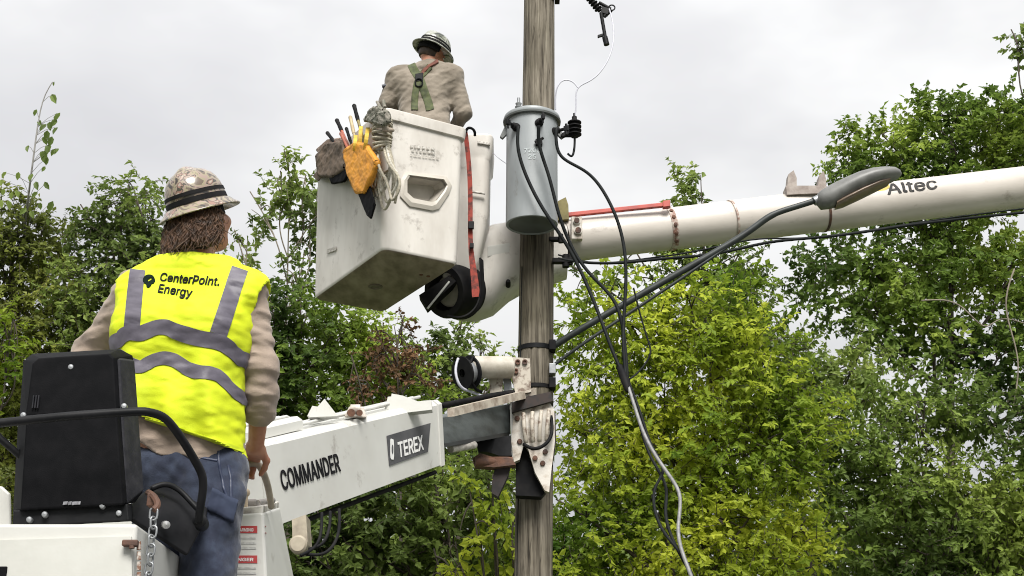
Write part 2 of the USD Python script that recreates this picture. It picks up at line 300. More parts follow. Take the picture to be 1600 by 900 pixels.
def surface_nets(d, lo, h):
    ins = d < 0; n = np.array(d.shape)
    c = [ins[i:n[0] - 1 + i, j:n[1] - 1 + j, k:n[2] - 1 + k] for i in (0, 1) for j in (0, 1) for k in (0, 1)]
    cnt = np.sum(c, axis=0, dtype=np.int8); act = (cnt > 0) & (cnt < 8); idx = np.argwhere(act); ids = np.full(act.shape, -1, np.int64); ids[act] = np.arange(len(idx))
    acc = np.zeros((len(idx), 3)); num = np.zeros(len(idx)); corners = np.array([(i, j, k) for i in (0, 1) for j in (0, 1) for k in (0, 1)])
    val = np.stack([d[idx[:, 0] + a, idx[:, 1] + b, idx[:, 2] + e] for a, b, e in corners], 1)
    for a in range(8):
        for b in range(a + 1, 8):
            if np.abs(corners[a] - corners[b]).sum() != 1: continue
            x = (val[:, a] < 0) != (val[:, b] < 0); t = val[x, a] / (val[x, a] - val[x, b])
            acc[x] += corners[a] + t[:, None] * (corners[b] - corners[a]); num[x] += 1
    v = lo + h * (idx + acc / num[:, None]); F = []
    for ax in range(3):
        o1, o2 = [(1, 2), (2, 0), (0, 1)][ax]
        sl0 = [slice(1, -1)] * 3; sl0[ax] = slice(0, -1); sl1 = [slice(1, -1)] * 3; sl1[ax] = slice(1, None)
        A, Bv = ins[tuple(sl0)], ins[tuple(sl1)]; cr = np.argwhere(A != Bv)
        if not len(cr): continue
        fl = A[tuple(cr.T)]; base = cr + 1; base[:, ax] -= 1
        e1 = np.zeros(3, int); e1[o1] = 1; e2 = np.zeros(3, int); e2[o2] = 1
        g = lambda q: ids[q[:, 0], q[:, 1], q[:, 2]]
        q = np.stack([g(base - e1 - e2), g(base - e2), g(base), g(base - e1)], 1); q[~fl] = q[~fl][:, ::-1]; F.append(q)
    q = np.vstack(F); return trimesh.Trimesh(v, np.vstack([q[:, [0, 1, 2]], q[:, [0, 2, 3]]]), process=False)
def trace(f, o, dr, near=0.0, far=3.0, steps=60):
    """first point of the surface f = 0 along each ray"""
    o, dr = np.broadcast_arrays(np.asarray(o, float), unit(dr)); t = np.full(len(o), near)
    for _ in range(steps):
        t = t + np.clip(f(o + dr * t[:, None]), -.05, .2) * .8
    return o + dr * t[:, None], t < far
def gradient(f, p, e=2e-3):
    return unit(np.stack([f(p + V(e, 0, 0)) - f(p - V(e, 0, 0)), f(p + V(0, e, 0)) - f(p - V(0, e, 0)), f(p + V(0, 0, e)) - f(p - V(0, 0, e))], -1))
def ribbon_on(f, centre, across, width, proud=0.003, nw=5, view=None, closed=False):
    """a tape lying on the surface f: centre points (already near it), laid by tracing along view"""
    c = np.asarray(centre); n = len(c); s = np.linspace(-.5, .5, nw)
    p = (c[:, None] + s[None, :, None] * width * across[:, None]).reshape(-1, 3)
    d = np.repeat(view, nw, axis=0) if np.ndim(view) == 2 else np.broadcast_to(view, p.shape)
    q, _ = trace(f, p - unit(d) * .5, d, 0.0)
    if not closed:                                            # keep only the rows whose every point landed on the cloth
        ok = (np.abs(f(q)) < .008).reshape(n, nw).all(1); mid = np.flatnonzero(ok)[np.argmin(np.abs(np.flatnonzero(ok) - n // 2))]; a0 = b0 = mid
        Q_ = q.reshape(n, nw, 3); step = np.linalg.norm(np.diff(Q_, axis=0), axis=2).max(1); lim = 4 * np.median(np.linalg.norm(np.diff(c, axis=0), axis=1)) + .01
        while a0 > 0 and ok[a0 - 1] and step[a0 - 1] < lim: a0 -= 1
        while b0 < n - 1 and ok[b0 + 1] and step[b0] < lim: b0 += 1
        q = Q_[a0:b0 + 1].reshape(-1, 3); n = b0 + 1 - a0
    g = gradient(f, q); top = q + g * proud; bot = q - g * .002
    v = np.vstack([top, bot]); k = n * nw; F = []
    i, j = np.meshgrid(np.arange(n if closed else n - 1), np.arange(nw - 1), indexing='ij'); i, j = i.ravel(), j.ravel(); i2 = (i + 1) % n
    Q = np.stack([i * nw + j, i * nw + j + 1, i2 * nw + j + 1, i2 * nw + j], 1); F += [Q, Q[:, ::-1] + k]
    a = np.arange(n if closed else n - 1); a2 = (a + 1) % n
    for e, sgn in ((0, 1), (nw - 1, -1)):
        Q = np.stack([a * nw + e, a2 * nw + e, a2 * nw + e + k, a * nw + e + k], 1); F.append(Q if sgn > 0 else Q[:, ::-1])
    q = np.vstack(F); m = trimesh.Trimesh(v, np.vstack([q[:, [0, 1, 2]], q[:, [0, 2, 3]]]), process=False); return m

# ------------------------------------------------------------------ ground
gx, gy = np.meshgrid(np.linspace(-250, 250, 81), np.linspace(-200, 300, 81), indexing='ij')
gz = 0.5 * (meshkit.fbm(np.stack([gx * .03, gy * .03, gx * 0], -1), 3, 5) - .5) * np.clip((np.hypot(gx, gy - 6) - 14) / 20, 0, 1)
gi, gj = np.meshgrid(np.arange(80), np.arange(80), indexing='ij')
gq = np.stack([gi * 81 + gj, (gi + 1) * 81 + gj, (gi + 1) * 81 + gj + 1, gi * 81 + gj + 1], -1).reshape(-1, 4)
solo('ground', (np.stack([gx, gy, gz], -1).reshape(-1, 3), gq), GRASS, kind='structure', smooth=True)
solo('road', abox((-9, -6, .0), (14, 8.6, .02), .004), ASPHALT, kind='structure')

# ------------------------------------------------------------------ utility pole
PB, PT = at(834, 880, 10.3), at(843, 0, 10.3)
pdir = unit(PT - PB); pole_at = lambda z: PB + pdir * ((z - PB[2]) / pdir[2])
POLE_R = lambda z: .140 - (z - 3) * .0024
zs = np.r_[np.arange(0, 10.6, .05)]; ga = np.arange(48) * 2 * np.pi / 48
pv = []
for z in zs:
    c = pole_at(z); q = np.stack([np.cos(ga), np.sin(ga), 0 * ga], 1)
    w = meshkit.fbm(np.stack([np.cos(ga) * 6, np.sin(ga) * 6, np.full(48, z * .5)], 1), 4, 3)
    crack = np.clip(meshkit.noise(np.stack([np.cos(ga) * 9, np.sin(ga) * 9, np.full(48, z * .22)], 1), 8) - .66, 0, 1) * .07
    pv.append(c + q * (POLE_R(z) + (w - .5)[:, None] * .010 - crack[:, None]))
pole = thing('utility_pole', 'weathered round wooden utility pole carrying the grey transformer', 'utility pole', pole_at(0))
part(pole, 'shaft', loft(pv), POLEWOOD, 50)
def pole_band(z, h, mat, name, proud=.006):
    c = pole_at(z); part(pole, name, lathe(c - V(0, 0, h / 2), (0, 0, 1), [(POLE_R(z) - .01, 0), (POLE_R(z) + proud, 0), (POLE_R(z) + proud, h), (POLE_R(z) - .01, h)]), mat, 40)
z1, z2 = at(850, 541, 10.2)[2], at(850, 603, 10.2)[2]
pole_band(z1, .035, BLACKSTEEL, 'steel_band'); pole_band(z2, .03, RUBBER, 'steel_band')
# lamp-arm brackets bolted to the right side of the pole
for py in (541, 578, 600):
    c = at(863, py, 10.2); part(pole, 'arm_bracket', obox(c, (.025, 0, 0), (0, .05, 0), (0, 0, .04)), STEEL if py == 578 else RUBBER)
# line-clamp and spool rack on the right where the cables leave
c = at(878, 408, 10.22); part(pole, 'line_clamp', cat(obox(c, (.075, 0, 0), (0, .03, 0), (0, 0, .018)), cyl(c + V(.03, 0, -.05), c + V(.03, 0, .05), .028), cyl(c + V(.065, 0, -.03), c + V(.065, 0, .045), .02)), RUBBER)
c = at(868, 374, 10.22); part(pole, 'line_clamp', cat(obox(c, (.05, 0, 0), (0, .025, 0), (0, 0, .015)), cyl(c + V(.04, -.03, -.04), c + V(.04, -.03, .03), .02)), RUBBER)
# bracket above, holding the fuse cutout
zt = at(850, 2, 10.3)[2]; c = pole_at(zt)
part(pole, 'through_bolt', cat(cyl(c + V(.1, -.05, 0), c + V(.2, -.05, .0), .014), obox(c + V(.148, -.05, 0), (.02, 0, 0), (0, .035, 0), (0, 0, .04))), RUBBER)
armz = at(900, -22, 10.2)[2]; a0 = pole_at(armz) + V(.08, -.06, 0); a1 = at(925, -18, 10.15)
part(pole, 'equipment_bracket', cat(tube([a0, (a0 + a1) / 2 + V(0, 0, .02), a1], .022, 10), obox(a0 + V(.02, 0, 0), (.02, 0, 0), (0, .04, 0), (0, 0, .10))), STEEL, 40)
part(pole, 'ground_wire', tube([pole_at(z) + V(-.12, -.075, 0) * (POLE_R(z) / .138) for z in np.linspace(.1, 5.3, 60)], .004, 6), CABLE, True)

# fuse cutout hanging from the bracket
cut = thing('fuse_cutout', 'black fuse cutout hanging from a bracket right of the pole top', 'fuse cutout', at(930, 0, 10.15))
b0, b1 = at(917, -8, 10.15), at(943, 24, 10.15)
ins = unit(b1 - b0)
prof = []
for k in range(6): prof += [(.018, k * .03), (.034, k * .03 + .008), (.034, k * .03 + .014), (.018, k * .03 + .02)]
part(cut, 'insulator', lathe(b0, ins, [(0, 0)] + prof + [(.018, .185), (0, .19)], 20), RUBBER, 40)
part(cut, 'top_contact', cat(cyl(at(936, 4, 10.14), at(954, 14, 10.14), .014), cyl(at(944, 26, 10.14), at(955, 16, 10.14), .016), obox(at(945, 18, 10.14), (.03, 0, -.01), (0, .02, 0), (.006, 0, .03))), BLACKSTEEL, 40)
part(cut, 'fuse_tube', cat(cyl(at(939, 20, 10.13), at(947, 66, 10.13), .015), cyl(at(945, 58, 10.13), at(948, 70, 10.13), .023), obox(at(938, 56, 10.13), (.022, 0, .008), (0, .01, 0), (0, 0, .012))), BLACKSTEEL, 40)
part(cut, 'hook_ring', link_mesh(at(956, 12, 10.13), V(1, 0, 0), V(0, 0, 1), .05, .05, .006), BLACKSTEEL, True)

# transformer
TX = thing('pole_transformer', 'grey cylindrical transformer can bolted to the wooden pole', 'transformer', at(831, 355, 9.97))
tb = at(831, 352, 9.97); tz = at(831, 186, 9.97)[2]; tt = V(tb[0] + .005, tb[1], tz); tax = unit(tt - tb); TH = np.linalg.norm(tt - tb); TR = .2
part(TX, 'tank', lathe(tb, tax, [(0, .012), (TR - .022, .012), (TR - .02, 0), (TR - .002, 0), (TR, .006), (TR, TH * .5), (TR + .001, TH - .03), (TR, TH)], 64), TANK, 30)
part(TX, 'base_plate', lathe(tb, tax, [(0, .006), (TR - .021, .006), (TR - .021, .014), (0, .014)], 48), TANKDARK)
part(TX, 'lid', lathe(tb + tax * TH, tax, [(TR - .01, -.022), (TR + .02, -.024), (TR + .024, -.012), (TR + .02, .004), (TR + .004, .012), (TR * .8, .04), (TR * .4, .062), (0, .066)], 64), TANK, 40)
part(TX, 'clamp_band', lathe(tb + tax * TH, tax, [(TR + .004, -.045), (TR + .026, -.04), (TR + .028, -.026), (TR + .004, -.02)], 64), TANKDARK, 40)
for px, py, big in ((807, 194, 1), (842, 190, .8), (866, 195, 1.3)):
    o = at(px, py, 9.75); ang = np.clip((o[0] - tb[0]) / TR, -.97, .97); n = V(ang, -math.sqrt(1 - ang ** 2), 0); s = tb + n * TR; s[2] = o[2]
    b = part(TX, 'bushing', lathe(s - n * .01, n, [(.034, 0), (.034, .02), (.022, .025), (.030, .035), (.018, .042), (.026, .054), (.014, .06), (.012, .10), (0, .10)], 20), RUBBER, 40)
    part(b, 'terminal', cat(obox(s + n * .11, n * .02, V(0, 0, .022), np.cross(n, (0, 0, .012))), cyl(s + n * .11 + V(0, 0, -.05), s + n * .11 + V(0, 0, .04), .008 * big)), BLACKSTEEL)
o = at(842, 222, 9.75); part(TX, 'ground_lug', cat(obox(o + V(0, .03, 0), (.026, 0, 0), (0, .04, 0), (0, 0, .024)), cyl(o + V(-.03, 0, .0), o + V(.035, 0, .035), .011)), RUBBER)
for s in (-1, 1):
    o = tb + tax * (TH - .13) + V(s * TR, -.02, 0)
    part(TX, 'lifting_lug', prism([o + V(-s * .02, 0, .06), o + V(s * .012, 0, .06), o + V(s * .05, 0, -.03), o + V(s * .03, 0, -.045), o + V(-s * .01, 0, 0)], (0, .035, 0)), TANKDARK)
o = tb + tax * (TH + .03) + V(-.105, -.03, 0)
part(TX, 'high_voltage_bushing', lathe(o, (0, 0, 1), [(.045, -.03), (.045, .0), (.026, .01), (.034, .03), (.020, .04), (.030, .06), (.018, .07), (.026, .09), (.012, .10), (.012, .14), (0, .14)], 20), STEEL, 40)
for s in (-.07, .07): part(TX, 'hanger_bracket', obox(tb + tax * TH * .8 + V(s, TR + .02, 0), (.015, 0, 0), (0, .06, 0), (0, 0, .09)), TANKDARK)
for k, (txt, dz) in enumerate((('7200', 0.0), ('25', -.055))):
    lm = meshkit.text_mesh(txt, .036, .002, True); lp = np.array(lm.vertices); c0 = at(829, 238, 9.77)
    th = (lp[:, 0] - lp[:, 0].max() / 2) / TR; v = np.stack([tb[0] + TR * np.sin(th) + 0, tb[1] - (TR + .001 + lp[:, 2]) * np.cos(th), c0[2] + dz + lp[:, 1]], 1)
    part(TX, 'stencil_number', trimesh.Trimesh(v, lm.faces, process=False), DECALGREY)

# surge arrester on the side of the transformer
arr = part(TX, 'surge_arrester', lathe(at(898, 214, 9.95), (0, 0, 1), [(0, 0), (.03, 0)] + [q for k in range(4) for q in ((.034, .012 + k * .034), (.054, .018 + k * .034), (.054, .026 + k * .034), (.034, .034 + k * .034))] + [(.02, .155), (.02, .175), (.01, .18), (.01, .205), (0, .205)], 24), RUBBER, 40)
part(arr, 'mounting_strap', cat(cyl(at(876, 212, 9.95), at(896, 212, 9.95), .014), obox(at(884, 210, 9.95), (.03, 0, .012), (0, .02, 0), (0, 0, .018))), RUBBER)
part(arr, 'ground_lead', tube(spline([at(898, 216, 9.95), at(897, 234, 9.95), at(893, 244, 9.95), at(887, 240, 9.95)], 16), .009, 8), CABLE, True)

# ------------------------------------------------------------------ wires
def wire(name, pts, r, mat, label, c='cable', n=70, group=None):
    p = spline([at(*q) for q in pts], n); return solo(name, tube(p, r, 8), mat, label, c, group, smooth=True)
wire('jumper_wire', [(952, 14, 10.1), (958, 40, 10.0), (957, 72, 9.95), (944, 104, 9.92), (922, 126, 9.92), (903, 138, 9.92), (900, 160, 9.93), (898, 186, 9.95)], .0055, LIGHTWIRE, 'thin pale jumper wire curving from the fuse cutout to the arrester', 'wire')
wire('jumper_wire', [(903, 137, 9.92), (893, 127, 9.92), (880, 126, 9.92), (871, 136, 9.92), (868, 152, 9.94), (868, 172, 9.97)], .0055, LIGHTWIRE, 'small pale wire loop above the transformer lid beside the pole', 'wire')
SEC = [(977, 592, 9.5)]
wire('secondary_cable', [(810, 198, 9.66), (809, 226, 9.66), (816, 258, 9.68), (846, 322, 9.68), (880, 374, 9.7), (908, 425, 9.7), (938, 497, 9.65), (962, 560, 9.56), (977, 592, 9.5)], .0135, CABLE, 'black cable from the left bushing crossing the transformer front')
wire('secondary_cable', [(842, 196, 9.62), (842, 222, 9.66), (856, 270, 9.7), (872, 330, 9.72), (893, 385, 9.74), (922, 428, 9.72), (958, 468, 9.7), (974, 520, 9.62), (980, 590, 9.53)], .0135, CABLE, 'black cable from the middle bushing of the transformer')
wire('secondary_cable', [(869, 200, 9.68), (871, 232, 9.68), (880, 247, 9.68), (915, 268, 9.66), (948, 308, 9.64), (970, 362, 9.62), (978, 430, 9.6), (974, 520, 9.55), (978, 592, 9.5)], .0125, CABLE, 'black cable arching out right from the transformer against the sky')
wire('service_drop', [(977, 590, 9.5), (990, 630, 9.4), (1012, 690, 9.25), (1045, 742, 9.1), (1062, 775, 9.0), (1060, 820, 8.9), (1064, 856, 8.8), (1078, 895, 8.7), (1100, 960, 8.5), (1140, 1060, 8.2)], .0125, BAREWIRE, 'bare silvery conductor hanging below the black cable splice')
wire('service_drop', [(979, 588, 9.53), (1002, 650, 9.45), (1020, 700, 9.35), (1036, 735, 9.2), (1024, 762, 9.1), (1024, 800, 9.0), (1040, 835, 8.9), (1066, 868, 8.8), (1084, 905, 8.68), (1108, 960, 8.5), (1150, 1060, 8.2)], .0105, CABLE, 'black service cable bowing left of the silvery conductor')
wire('service_drop', [(976, 588, 9.55), (996, 650, 9.47), (1016, 712, 9.35), (1040, 760, 9.2), (1040, 800, 9.05), (1050, 840, 8.92), (1070, 880, 8.8), (1090, 915, 8.68), (1116, 965, 8.5), (1160, 1060, 8.2)], .0105, CABLE, 'black service cable close behind the silvery conductor')
spl = [at(968, 572, 9.56), at(975, 590, 9.5), at(982, 612, 9.46)]
solo('cable_splice', tube(spline(spl, 12), [.02, .026, .028, .03, .03, .03, .03, .03, .028, .026, .022, .016], 12), RUBBER, 'black taped splice where the transformer cables meet', 'cable splice', smooth=True)
wire('overhead_line', [(872, 404, 10.2), (905, 409, 10.2), (960, 411, 10.25), (1040, 404, 10.3), (1120, 396, 10.4), (1200, 379, 10.45), (1290, 370, 10.5), (1420, 352, 10.6), (1600, 332, 10.8), (1900, 300, 11.1)], .012, CABLE, 'thick black overhead line running right under the cream boom', 'power line')
wire('overhead_line', [(872, 398, 10.2), (925, 410, 10.25), (1010, 404, 10.3), (1100, 390, 10.4), (1180, 374, 10.46), (1250, 372, 10.5), (1440, 347, 10.62), (1600, 326, 10.8), (1900, 292, 11.1)], .007, CABLE, 'thinner black line twisted above the thick overhead line', 'power line')
wire('thin_line', [(768, 236, 10.3), (778, 246, 10.2), (792, 256, 9.98)], .003, LIGHTWIRE, 'fine pale tie line between bucket cover and transformer', 'wire')
wire('hanging_cable', [(990, 450, 9.9), (1000, 490, 9.9), (1012, 530, 9.88), (1016, 552, 9.86), (1004, 574, 9.84), (984, 592, 9.6)], .007, CABLE, 'short loose cable loop hanging under the lamp arm')

# ------------------------------------------------------------------ street lamp on the pole
SL = thing('street_lamp', 'grey cobra head street lamp on a long arm from the pole', 'street lamp', at(866, 541, 10.2))
part(SL, 'arm', tube(spline([at(858, 545, 10.22), at(900, 519, 10.18), at(1000, 461, 10.12), at(1100, 404, 10.06), at(1175, 358, 10.02), at(1205, 337, 10.0), at(1240, 324, 9.99), at(1285, 310, 9.97)], 50), np.r_[np.full(40, .026), np.full(10, .0235)], 14), M('lamp_arm_steel', (.028, .034, .033), (.018, .021, .021), 8, .5, metal=.2), True)
part(SL, 'brace', tube(spline([at(858, 576, 10.22), at(900, 545, 10.18), at(1000, 478, 10.12), at(1110, 404, 10.05), at(1165, 366, 10.02), at(1196, 345, 10.0)], 40), .0125, 10), M('lamp_arm_steel', (.1, .1, .1)), True)
def lamp_sec(px, ytop, ybot, hw, flat=.55):
    c1, c0 = at(px, ytop, 9.96), at(px, ybot, 9.96); m = (c1 + c0) / 2; h = (c1 - c0) / 2; g = np.arange(28) * 2 * np.pi / 28
    return [m + V(0, 1, 0) * hw * np.cos(t) + h * (np.sin(t) if np.sin(t) > 0 else np.sin(t) * 1.0) for t in g]
SS = [(1277, 303, 320, .05), (1284, 297, 327, .08), (1300, 288, 325, .10), (1320, 279, 316, .125), (1340, 271, 306, .14), (1360, 266, 297, .145), (1380, 264, 289, .13), (1395, 264, 283, .10), (1404, 267, 278, .06), (1408, 271, 274, .02)]
part(SL, 'lamp_head', loft([lamp_sec(*s) for s in SS]), LAMPGREY, 50)
LS = [(1305, 317, 326, .07), (1320, 309, 321, .10), (1345, 297, 309, .11), (1370, 286, 297, .10), (1388, 279, 289, .07)]
part(SL, 'lens', loft([lamp_sec(*s) for s in LS]), LENS, 50)
part(SL, 'clamp', cat(tube([at(1272, 315, 9.97), at(1290, 306, 9.97)], .036, 14)), STEEL, 40)

# ------------------------------------------------------------------ bucket truck: cream boom, tip, bucket
BT = thing('bucket_truck', 'aerial bucket truck with cream boom, white bucket and red strap', 'bucket truck', (7.6, 11.9, 0))
T0, T1 = at(884, 377, 10.75), at(1600, 292, 11.3); tdir = unit(T1 - T0); TL = np.linalg.norm(T1 - T0); T2 = T0 + tdir * (TL + 2.6)
bx, by, bz = frame(tdir)                                     # by: up side of the tube, bx: sideways
def on_tube(px): # axial distance for a photo column
    f = lambda s: (T0 + tdir * s)
    lo, hi = -1.0, TL + 3
    for _ in range(50):
        m = (lo + hi) / 2; q = f(m); x = 800 + FPX * q[0] / (q[1] * math.cos(PITCH) + (q[2] - CAMZ) * math.sin(PITCH))
        lo, hi = (m, hi) if x < px else (lo, m)
    return lo
ub = part(BT, 'upper_boom', lathe(T0, tdir, [(0, 0), (.172, 0), (.176, .02), (.178, on_tube(1140) - .02), (.172, on_tube(1140)), (.172, on_tube(1140) + .01), (.18, on_tube(1140) + .012), (.181, TL + 2.55), (0, TL + 2.6)], 64), BOOMTUBE, 40)
for px, r, w in ((1046, .184, .05), (1143, .184, .018), (1284, .185, .022)):
    s = on_tube(px); part(ub, 'collar_ring', lathe(T0 + tdir * s, tdir, [(r - .02, -w / 2), (r, -w / 2), (r, w / 2), (r - .02, w / 2)], 56), M('boom_band', (.5, .46, .41), (.22, .12, .09), 25, .6, lo=.4, hi=.6) if px != 1284 else RUST, 40)
s = on_tube(1046)
for k in range(7):                                            # dark rivets down the collar's visible side
    a = math.radians(-55 + 22 * k); n = -bx * math.cos(a) * (1 if (bx @ V(0, 1, 0)) > 0 else -1) + by * math.sin(a)
    part(ub, 'rivet', lathe(T0 + tdir * s + n * .182, n, [(.018, 0), (.016, .010), (0, .014)], 10), RUST)
# Altec lettering lies on the tube
nside = -bx if bx[1] > 0 else bx
lm = meshkit.text_mesh('Altec', .118, .0025, True); lm = lm.subdivide_to_size(.03); lp = np.array(lm.vertices)
s0, s1 = on_tube(1374), on_tube(1452); sx = (s1 - s0) / lp[:, 0].max()
th = (lp[:, 1] + .012) / .181; rr = .1815 + lp[:, 2]
lv = T0 + tdir * (s0 + lp[:, :1] * sx + .22 * lp[:, 1:2]) + rr[:, None] * (np.cos(th)[:, None] * nside + np.sin(th)[:, None] * by)
part(ub, 'lettering', trimesh.Trimesh(lv, lm.faces, process=False), M('boom_lettering', (.012, .012, .014), (.05, .048, .045), 40, .6, spec=.2))
s0, s1 = on_tube(1350), on_tube(1382); yv = []
for ss, t in ((s0, .055), (s1, .11), (s1, .08), (s0 + .06, .01), (s0, .015)):
    a = t / .181; yv.append(T0 + tdir * ss + .1825 * (math.cos(a) * nside + math.sin(a) * by))
part(ub, 'logo_mark', prism(yv, nside * .002), DECALYEL)
# red strut lying along the top, with its end brackets
r0, r1 = at(888, 336, 10.62), at(1041, 320, 10.66)
part(ub, 'red_strut', cat(obox((r0 + r1) / 2, (r1 - r0) / 2, V(0, .02, 0), V(0, 0, .017)), obox(r1, V(.03, 0, .004), V(0, .03, 0), V(0, 0, .028))), RED)
part(ub, 'strut_block', plate([(868, 316), (884, 308), (888, 320), (889, 342), (870, 344)], 10.58, .14), OLIVEBLOCK)
part(ub, 'strut_block', plate([(768, 366), (784, 362), (786, 376), (770, 378)], 10.55, .12), OLIVEBLOCK)
o = at(901, 358, 10.56)
part(ub, 'hinge_plate', cat(obox(o, (.045, 0, 0), (0, .03, 0), (0, 0, .10), .01), cyl(o + V(0, -.05, .055), o + V(0, 0, .055), .03), cyl(o + V(.01, -.05, -.03), o + V(.01, 0, -.03), .033)), WHITE_DIRTY, 30)
part(ub, 'hinge_pin', cat(cyl(o + V(0, -.06, .055), o + V(0, -.045, .055), .022), cyl(o + V(.01, -.06, -.03), o + V(.01, -.045, -.03), .024)), RUST)
# cradle forks on the boom top
for k, (pts) in enumerate(([(1230, 292), (1232, 272), (1240, 266), (1245, 278), (1245, 292)], [(1278, 292), (1280, 274), (1287, 267), (1291, 280), (1290, 294)])):
    part(ub, 'cradle_fork', plate(pts, 10.86, .10), M('cradle_grey', (.3, .26, .23), (.18, .14, .12), 14, .6))
part(ub, 'cradle_base', plate([(1228, 290), (1292, 290), (1294, 301), (1230, 304)], 10.84, .14), M('cradle_grey', (.42, .38, .35)))
# lower boom and carrier, beyond the right edge
EL = T2
part(BT, 'elbow', hull([EL + bx * a * .2 + by * b * .28 + tdir * d * .3 for a in (-1, 1) for b in (-1, 1) for d in (-1, 1)], .04), WHITE, 30)
part(BT, 'lower_boom', cat(obox((EL + V(7.4, 11.8, 1.9)) / 2 + V(0, .5, 0), (V(7.4, 11.8, 1.9) - EL) / 2, V(0, .18, 0), V(.16, 0, .1), .02)), WHITE)
part(BT, 'turret', hull([V(7.4 + a, 12.2 + b, z) for z, w in ((1.0, .45), (2.2, .3)) for a in (-w, w) for b in (-w, w)], .03), WHITE, 30)
part(BT, 'truck_bed', abox((5.3, 11.1, .75), (11.2, 13.3, 1.05), .02), WHITE)
for x in (6.1, 10.3):
    for y in (11.25, 13.1):
        wnode = part(BT, 'wheel', lathe(V(x, y - .14, .5), (0, 1, 0), [(.2, 0), (.44, 0), (.5, .05), (.5, .23), (.44, .28), (.2, .28)], 32), RUBBER, 40)
        part(wnode, 'rim', lathe(V(x, y - .10, .5), (0, 1, 0), [(0, 0), (.2, .02), (.24, -.02), (.24, .2), (0, .2)], 24), STEEL, 40)

# boom tip housing behind the pole
def tip_sec(px, y0, y1, yc, hw, p=3.2):
    c1, c0 = at(px, y0, yc), at(px, y1, yc); m, h = (c1 + c0) / 2, (c1 - c0) / 2; g = np.arange(40) * 2 * np.pi / 40
    sg = lambda x: np.sign(x) * np.abs(x) ** (2 / p)
    return [m + V(0, 1, 0) * hw * sg(np.cos(t)) + h * sg(np.sin(t)) for t in g]
part(BT, 'tip_housing', loft([tip_sec(*a) for a in ((886, 352, 432, 10.78, .19), (874, 350, 436, 10.78, .20), (868, 348, 438, 10.78, .21), (820, 352, 452, 10.72, .24), (795, 354, 466, 10.68, .25), (770, 358, 488, 10.62, .26), (745, 372, 497, 10.58, .26), (722, 396, 497, 10.52, .24), (704, 415, 492, 10.48, .21))]), FIBRE, 35)
part(BT, 'housing_seam', loft([tip_sec(*a, 6) for a in ((762, 385, 402, 10.35, .01), (806, 378, 394, 10.47, .01))]), WHITE)
part(BT, 'drain_plug', lathe(at(794, 441, 10.42), (0, -1, .3), [(0, .02), (.016, .02), (.02, 0), (.02, -.05)], 12), RUBBER)
hubc = at(700, 455, 10.25); haxis = unit(V(-.62, -.70, -.30))
hb = part(BT, 'pivot_drum', lathe(hubc - haxis * .22, haxis, [(.05, 0), (.20, 0), (.212, .03), (.212, .24), (.20, .27), (.15, .272), (.14, .20), (0, .20)], 48), RUBBER, 40)
part(hb, 'hub_disc', lathe(hubc - haxis * .01, haxis, [(0, .012), (.105, .012), (.122, .0), (.122, -.04)], 32), M('grey_hub', (.22, .20, .17), (.13, .12, .10), 8, .5), 40)
part(hb, 'lock_bar', cyl(at(668, 482, 9.95), at(702, 440, 10.0), .008), WHITE)
part(BT, 'boom_shackle', prism([at(656, 468, 10.2), at(700, 424, 10.0), at(712, 432, 10.0), at(668, 488, 10.2)], (0, .12, .0)), RUBBER)

# the bucket: rounded, tapered shell with lip
zb = 5.085; B_ = at(598, 388, 9.3); A_, C_ = atz(497, 476, zb), atz(718, 413, zb)
eu = unit(C_ - B_); ew = V(-eu[1], eu[0], 0); ew = ew if ew @ (A_ - B_) > 0 else -ew
LU, LW, BH = np.linalg.norm(C_ - B_), (A_ - B_) @ ew - .10, 1.10
bc = B_ + eu * LU / 2 + ew * LW / 2
def ring(z, hu, hw, r, n=8):
    out = []
    for sx, sy, a0 in ((1, 1, 0), (-1, 1, 90), (-1, -1, 180), (1, -1, 270)):
        for a in np.linspace(a0, a0 + 90, n):
            t = math.radians(a); out.append(bc + eu * (sx * (hu - r) + r * math.cos(t)) + ew * (sy * (hw - r) + r * math.sin(t)) + V(0, 0, z))
    return out
hu, hw = LU / 2, LW / 2
sh = [ring(.012, hu - .02, hw - .02, .05), ring(0, hu - .03, hw - .03, .05), ring(.004, hu - .012, hw - .012, .055), ring(.02, hu, hw, .06), ring(.5, hu + .012, hw + .006, .06), ring(BH - .09, hu + .022, hw + .01, .06),
      ring(BH - .085, hu + .04, hw + .03, .065), ring(BH - .01, hu + .048, hw + .036, .065), ring(BH, hu + .042, hw + .03, .06), ring(BH, hu + .008, hw - .004, .05), ring(.06, hu - .03, hw - .03, .04)]
m = loft(sh[2:], cap=True)
fn = -ew; fo = B_ + fn * .02                                 # face through B and C
def on_face(px, py, proud=0.0, n=None, o=None):
    n = fn if n is None else n; o = B_ + fn * .008 if o is None else o
    d = ray(px, py); C0 = V(0, 0, CAMZ); t = ((o + n * proud - C0) @ n) / (d @ n); return C0 + d * t
outer = [(634, 268), (698, 276), (706, 290), (702, 302), (686, 326), (676, 329), (640, 322), (625, 306), (627, 280)]
rim_in = [(638, 273), (694, 280), (700, 290), (696, 300), (682, 319), (675, 322), (643, 316), (631, 304), (632, 282)]
well = [(640, 275), (692, 282), (697, 290), (693, 298), (681, 314), (674, 317), (645, 311), (635, 302), (635, 283)]
WL = np.array([on_face(a, b, 0) for a, b in well]); wc = WL.mean(0); WI = wc + (WL - wc) * .80 + V(0, 0, .012)
to_mf = lambda t: manifold3d.Manifold(manifold3d.Mesh(np.asarray(t.vertices, np.float32), np.asarray(t.faces, np.uint32)))
hole = to_mf(loft([WL + fn * .05, WL - fn * .06]))
m = to_mf(trimesh.Trimesh(m.vertices, m.faces)) - hole
BK = part(BT, 'bucket', m, FIBRE, 40)
